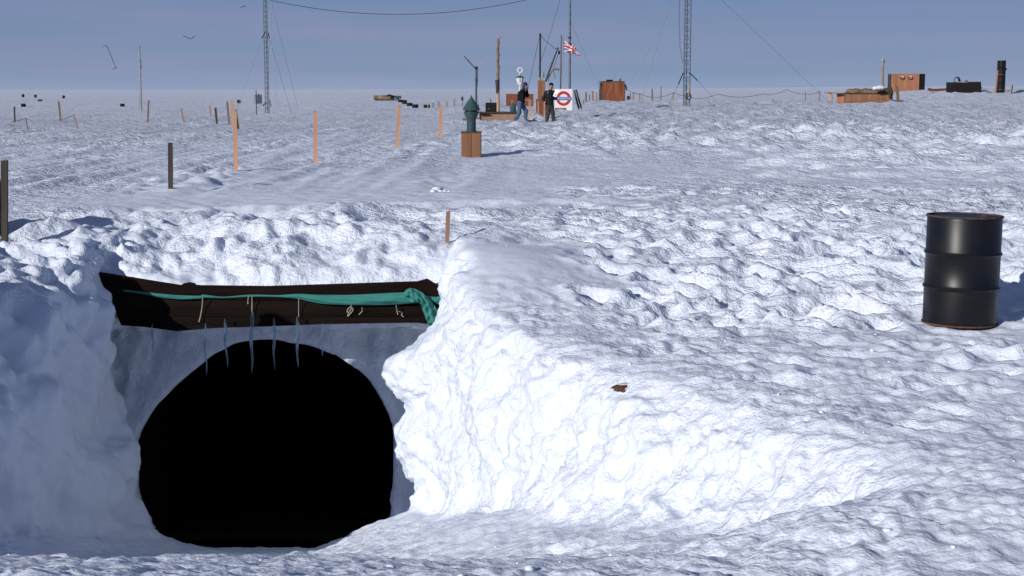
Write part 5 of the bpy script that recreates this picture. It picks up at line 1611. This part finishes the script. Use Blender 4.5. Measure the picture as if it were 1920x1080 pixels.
blob_mesh('bag', [('c', (-0.30, 0, 0.06), (0.30, 0, 0.12), 0.14, 0.15), ('e', (0.1, 0, 0.18), (0.3, 0.2, 0.12)), ('e', (-0.3, 0, 0.1), (0.18, 0.16, 0.12))], M['white_cloth'], sn_, 0.03, 0.08)
MB().box((0.02, -0.12, -0.06), (0.78, 0.3, 0.06)).build('ground_sheet', M['black_matt'], sn_)
bd = thing('dark_bundle', 'dark bundle heaped at the right end of the plywood crate', 'bundle', (at(1669, 165, 123).x, 123.4, at(1669, 172, 123.4).z))
blob_mesh('bundle', [('c', (-0.15, 0, 0.1), (0.15, 0, 0.0), 0.2, 0.2), ('e', (0.05, 0, 0.25), (0.22, 0.2, 0.16)), ('c', (0.1, 0, 0), (0.12, 0, -0.4), 0.12, 0.12)], M['weathered_wood'], bd, 0.03, 0.06)
X_, g = base(1683, 121)
lg = stake('leaning_post', 'grey weathered post leaning left in front of the pale hut', 1685, 162, 187, 5, M['mid_wood'], None, 1682, D=121, cat='post')
# plank table
X_, g = base(1560, 124)
tb = thing('plank_table', 'rough plank shelf on a splayed leg, left end of the crate', 'table', (at(1560, 195, 124).x, 124, at(1560, 196, 124).z))
z0 = tb.location.z
MB().box((0.1, 0.2, at(1560, 174.5, 124).z - z0), (30 * k, 0.5, 0.07), Matrix.Rotation(R(2), 3, 'Y'), 0, 0.01).build('top', M['crate_wood'], tb)
for a in ((-6, -2.5), (-2, -0.5)):
    MB().tube([(a[0] * k * 0.8, 0.1, 22 * k), (a[1] * k, 0.1, 10 * k), (a[0] * k * 0.9 + 1.5 * k, 0.1, -2 * k)], [0.08, 0.09, 0.06], 8).build('leg', M['pale_wood'], tb, True)
# pale hut at right
QD = 165.0; k = K(QD)
X_ = at(1693, 172, QD).x; g = at(1693, 174.5, QD).z
h2 = thing('wooden_hut', 'orange brown plank hut with black side wall on the right mound', 'hut', (X_, QD, g - 0.1), 0.0)
hh = at(1693, 138.5, QD).z - g + 0.1
hut_walls(h2, 52 * k, 1.6, hh, M['hut_wood_pale'], 0.22, seed=8)
MB().box((32.0 * k, 0.1, hh * 0.5), (11.5 * k, 1.5, hh), None, 0, 0.02).build('side_wall', M['black_matt'], h2)
MB().box((3 * k, 0, hh + 0.03), (60 * k, 1.7, 0.09), None, 0, 0.02).build('roof', M['grey_paint'], h2)
for x_ in (-6.5, 8.5):
    MB().tube([(x_ * k - 0.2, -0.86, hh - 0.30), (x_ * k - 0.16, -0.90, hh - 0.52), (x_ * k + 0.1, -0.92, hh - 0.6), (x_ * k + 0.28, -0.9, hh - 0.5), (x_ * k + 0.3, -0.86, hh - 0.3)], 0.035, 6).build('handle', M['dark_steel'], h2, True)
    MB().box((x_ * k + 0.05, -0.87, hh - 0.27), (0.34, 0.05, 0.07), None, 0, 0.01).build('bracket', M['white_paint'], h2)
# half buried red sledge
X_ = at(1757, 171, 140).x
rsl = thing('red_sledge', 'half buried reddish sledge with upturned nose left of the black box', 'sledge', (X_, 140, at(1757, 173, 140).z))
k = K(140)
MB().prism([(-17 * k, 7 * k), (-13 * k, 2 * k), (0, 1.5 * k), (16 * k, 3 * k), (17 * k, 6.4 * k), (2 * k, 5.2 * k), (-9 * k, 5.0 * k), (-15 * k, 7.6 * k)], -0.3, 0.3).build('hull', M['red_board'], rsl)
MB().tube([(-17.5 * k, -0.32, 7.4 * k), (-9 * k, -0.34, 5.4 * k), (16 * k, -0.34, 6.8 * k)], 0.03, 6).build('gunwale', M['dark_steel'], rsl, True)
# black box
ED = 135.0; k = K(ED)
X_ = at(1807, 173, ED).x
bb = thing('black_tank', 'low black box tank with a bent pipe on top on the right mound', 'tank', (X_, ED, at(1807, 175, ED).z))
MB().prism([(-28.5 * k, 0), (28.5 * k, 0), (26.5 * k, 21.5 * k), (-28.5 * k, 20.5 * k)], -0.8, 0.8).build('tank_body', M['dark_box'], bb)
MB().box((-8 * k, -0.3, 20.8 * k), (18 * k, 1.2, 1.6 * k), None, 0, 0.02).build('lid', M['grey_paint'], bb)
MB().box((12 * k, 0.1, 21.4 * k), (17 * k, 1.0, 1.4 * k), Matrix.Rotation(R(-2), 3, 'Y'), 0, 0.02).build('lid', M['grey_paint'], bb)
MB().box((3.5 * k, -0.1, 22.5 * k), (5 * k, 0.3, 2.4 * k), None, 0, 0.03).build('latch', M['black_matt'], bb)
MB().tube([(-19 * k, 0, 20 * k), (-18.3 * k, 0, 26 * k), (-15 * k, 0, 30.5 * k), (-11 * k, 0, 29 * k), (-8.8 * k, 0, 24 * k), (-8.5 * k, 0, 20 * k)], [0.03, 0.035, 0.045, 0.08, 0.11, 0.11], 10).build('bent_pipe', M['black_matt'], bb, True)
MB().tube([(28 * k, -0.5, 14 * k), (34 * k, -0.6, 4 * k), (38 * k, -0.6, 1 * k)], 0.02, 6).build('hose', M['wire'], bb, True)
MB().tube([(-29 * k, 0, 20 * k), (-34 * k, 0, 21 * k)], 0.02, 6).build('spout', M['dark_steel'], bb, True)
# drum stack chimney
X_ = at(1876, 172, ED).x
print('zdiff', [(n_, round(at(a_, b_, d_).z - ground(at(a_, b_, d_).x, d_), 2)) for n_, a_, b_, d_ in (('crate', 1623, 196, 124), ('crate_l', 1575, 196, 124), ('crate_r', 1672, 190, 124), ('hut2', 1693, 174.5, 165), ('tank', 1807, 175, 135), ('chim', 1876, 174, 135), ('sled', 1757, 173, 140), ('hut', 1147, 192, 152), ('sign', 1056, 206, 90), ('shaft', 936, 232, 65.6))])
dc = thing('drum_chimney', 'tall black chimney made of stacked drums near the right edge', 'chimney', (X_, ED, at(1876, 174, ED).z))
r_ = 7.8 * k; Hh = 60 * k
nd = 4
for i in range(nd):
    z_a = Hh * i / nd; z_b = Hh * (i + 1) / nd - 0.004
    hs_ = z_b - z_a
    MB().lathe([(r_ * 0.97, z_a), (r_, z_a + 0.02), (r_, z_a + hs_ * .33), (r_ * 1.012, z_a + hs_ * .35), (r_, z_a + hs_ * .37), (r_, z_a + hs_ * .64), (r_ * 1.012, z_a + hs_ * .66), (r_, z_a + hs_ * .68), (r_, z_b - 0.02), (r_ * 1.02, z_b)], 28).build('drum_section', M['black_matt'], dc, True)
for i in (1, 3):
    MB().lathe([(r_ * 1.03, -0.012), (r_ * 1.03, 0.012)], 28, (0, 0, Hh * (0.10 if i == 1 else 0.56))).build('band', M['steel'], dc, True)
MB().box((-8.6 * k, -0.12, 20 * k), (2.2 * k, 0.12, 44 * k), Matrix.Rotation(R(3.5), 3, 'Y'), 0, 0.01).build('prop_board', M['hut_wood_pale'], dc)
MB().box((8.6 * k, 0, 44 * k), (2.4 * k, 0.10, 3.6 * k), None, 0, 0.01).build('bracket', M['black_matt'], dc)
stake('marker_stake', 'short dark stake right of the black drum chimney', 1897, 160, 170, 1.8, M['weathered_wood'], None, 1898.5, D=133)
o = MB().box((0, 0, 0), (14 * k, 0.2, 0.07)).build('wooden_plank', M['red_board'], None)
o.location = at(1889, 170.5, 133); tag(o, 'reddish plank lying on snow right of the drum chimney', 'plank')

# ------------------------------------------------------------------ loose crumbs of snow
def clods():
    rnd = np.random.RandomState(5)
    ico = bmesh.new(); bmesh.ops.create_icosphere(ico, subdivisions=1, radius=1.0)
    bv = np.array([v_.co[:] for v_ in ico.verts]); bf = np.array([[v_.index for v_ in f_.verts] for f_ in ico.faces]); ico.free()
    n_pts = vnormals(PV, PQ)
    cand = np.where((n_pts[:, 2] > 0.72) & (PV[:, 1] < 18))[0]
    hh_ = CAM_H - PV[cand, 2]
    wgt = np.where(PV[cand, 1] < 11, 0.6, 0.35) * np.where(PV[cand, 0] > -3.6, 1, 0.8)
    wgt = wgt * (PV[cand, 1] ** 2) * (1 - 0.97 * np.exp(-((PV[cand, 0]) / 1.3) ** 2 - ((PV[cand, 1] - 14.2) / 2.2) ** 2))
    pick = cand[rnd.choice(len(cand), 150, replace=False, p=wgt / wgt.sum())]
    V = []; Fq = []; off = 0
    extra = []
    for _ in range(30):
        D_ = rnd.uniform(18.6, 40); X_ = (rnd.uniform(-0.36, 0.36)) * D_
        extra.append((X_, D_, ground(X_, D_)))
    for (cx, s_) in ((818, 0.08), (820, 0.05), (812, 0.035), (826, 0.04), (834, 0.03), (842, 0.03)):
        q_ = at(cx, 350, 22.3); extra.append((q_.x, 22.3 + rnd.uniform(-.2, .2), ground(q_.x, 22.3)))
    P_ = [tuple(PV[i]) for i in pick] + extra
    for idx, q_ in enumerate(P_):
        s_ = 0.008 + 0.016 * rnd.rand() ** 3.5
        if idx >= len(P_) - 6: s_ = [0.09, 0.06, 0.04, 0.05, 0.035, 0.03][idx - len(P_) + 6]
        sh_ = bv * (1 + rnd.uniform(-.3, .3, (len(bv), 1))) * s_ * np.array([rnd.uniform(.7, 1.5), rnd.uniform(.7, 1.4), rnd.uniform(.5, .9)])
        V.append(sh_ + np.array(q_) + np.array([0, 0, s_ * 0.25])); Fq.append(bf + off); off += len(bv)
    me_ = np_mesh('snow_crumbs', np.concatenate(V), np.concatenate(Fq)); me_.materials.append(M_SNOW)
    o_ = bpy.data.objects.new('snow_crumbs', me_); col.objects.link(o_)
    tag(o_, 'loose crumbs of snow scattered over the trodden surface', 'snow crumbs', None, 'stuff')
clods()
# ------------------------------------------------------------------ sub-parts belong under their parts
NEST = {
    'wooden_hut': {'roof_hatch': 'roof', 'stove_pipe': 'roof', 'handle': 'front_wall', 'bracket': 'front_wall', 'hinge': 'front_wall', 'hook': 'front_wall'},
    'vent_cowl': {'lid': 'box', 'joint': 'box', 'catch': 'cap'},
    'dark_case': {'handle': 'case_body', 'badge': 'case_body'},
    'instrument_box': {'cap': 'box'},
    'lantern_sign': {'marking': 'lantern', 'lantern_roof': 'lantern'},
    'aerial_mast': {'collar': 'pole', 'bracket': 'head'},
    'derrick': {'pole_head': 'pole', 'boom_tip': 'boom'},
    'roundel_sign': {'ring': 'panel', 'bar': 'panel', 'lettering': 'panel', 'lower_strip': 'panel'},
    'oil_drum': {'bung': 'lid'},
    'black_tank': {'lid': 'tank_body', 'latch': 'tank_body', 'spout': 'tank_body'},
    'chimney_pipe': {'elbow': 'pipe'},
    'timber_lintel': {'bracket': 'upper_plank', 'batten': 'lower_plank'},
    'instrument_cabinet': {'batten': 'upper_box', 'canister_stem': 'upper_box'},
    'flagpole': {'cleat': 'pole'},
    'tall_pole_mast': {'fitting': 'pole', 'clamp': 'pole'},
    'person': {'badge': 'jacket'},
}
def stem(n): return n.split('.')[0]
for root in [o for o in sc.objects if o.parent is None and stem(o.name) in NEST]:
    kids = list(root.children)
    by = {}
    for c in kids: by.setdefault(stem(c.name), c)
    for c in kids:
        tgt = NEST[stem(root.name)].get(stem(c.name))
        if tgt and tgt in by and by[tgt] is not c:
            c.parent = by[tgt]
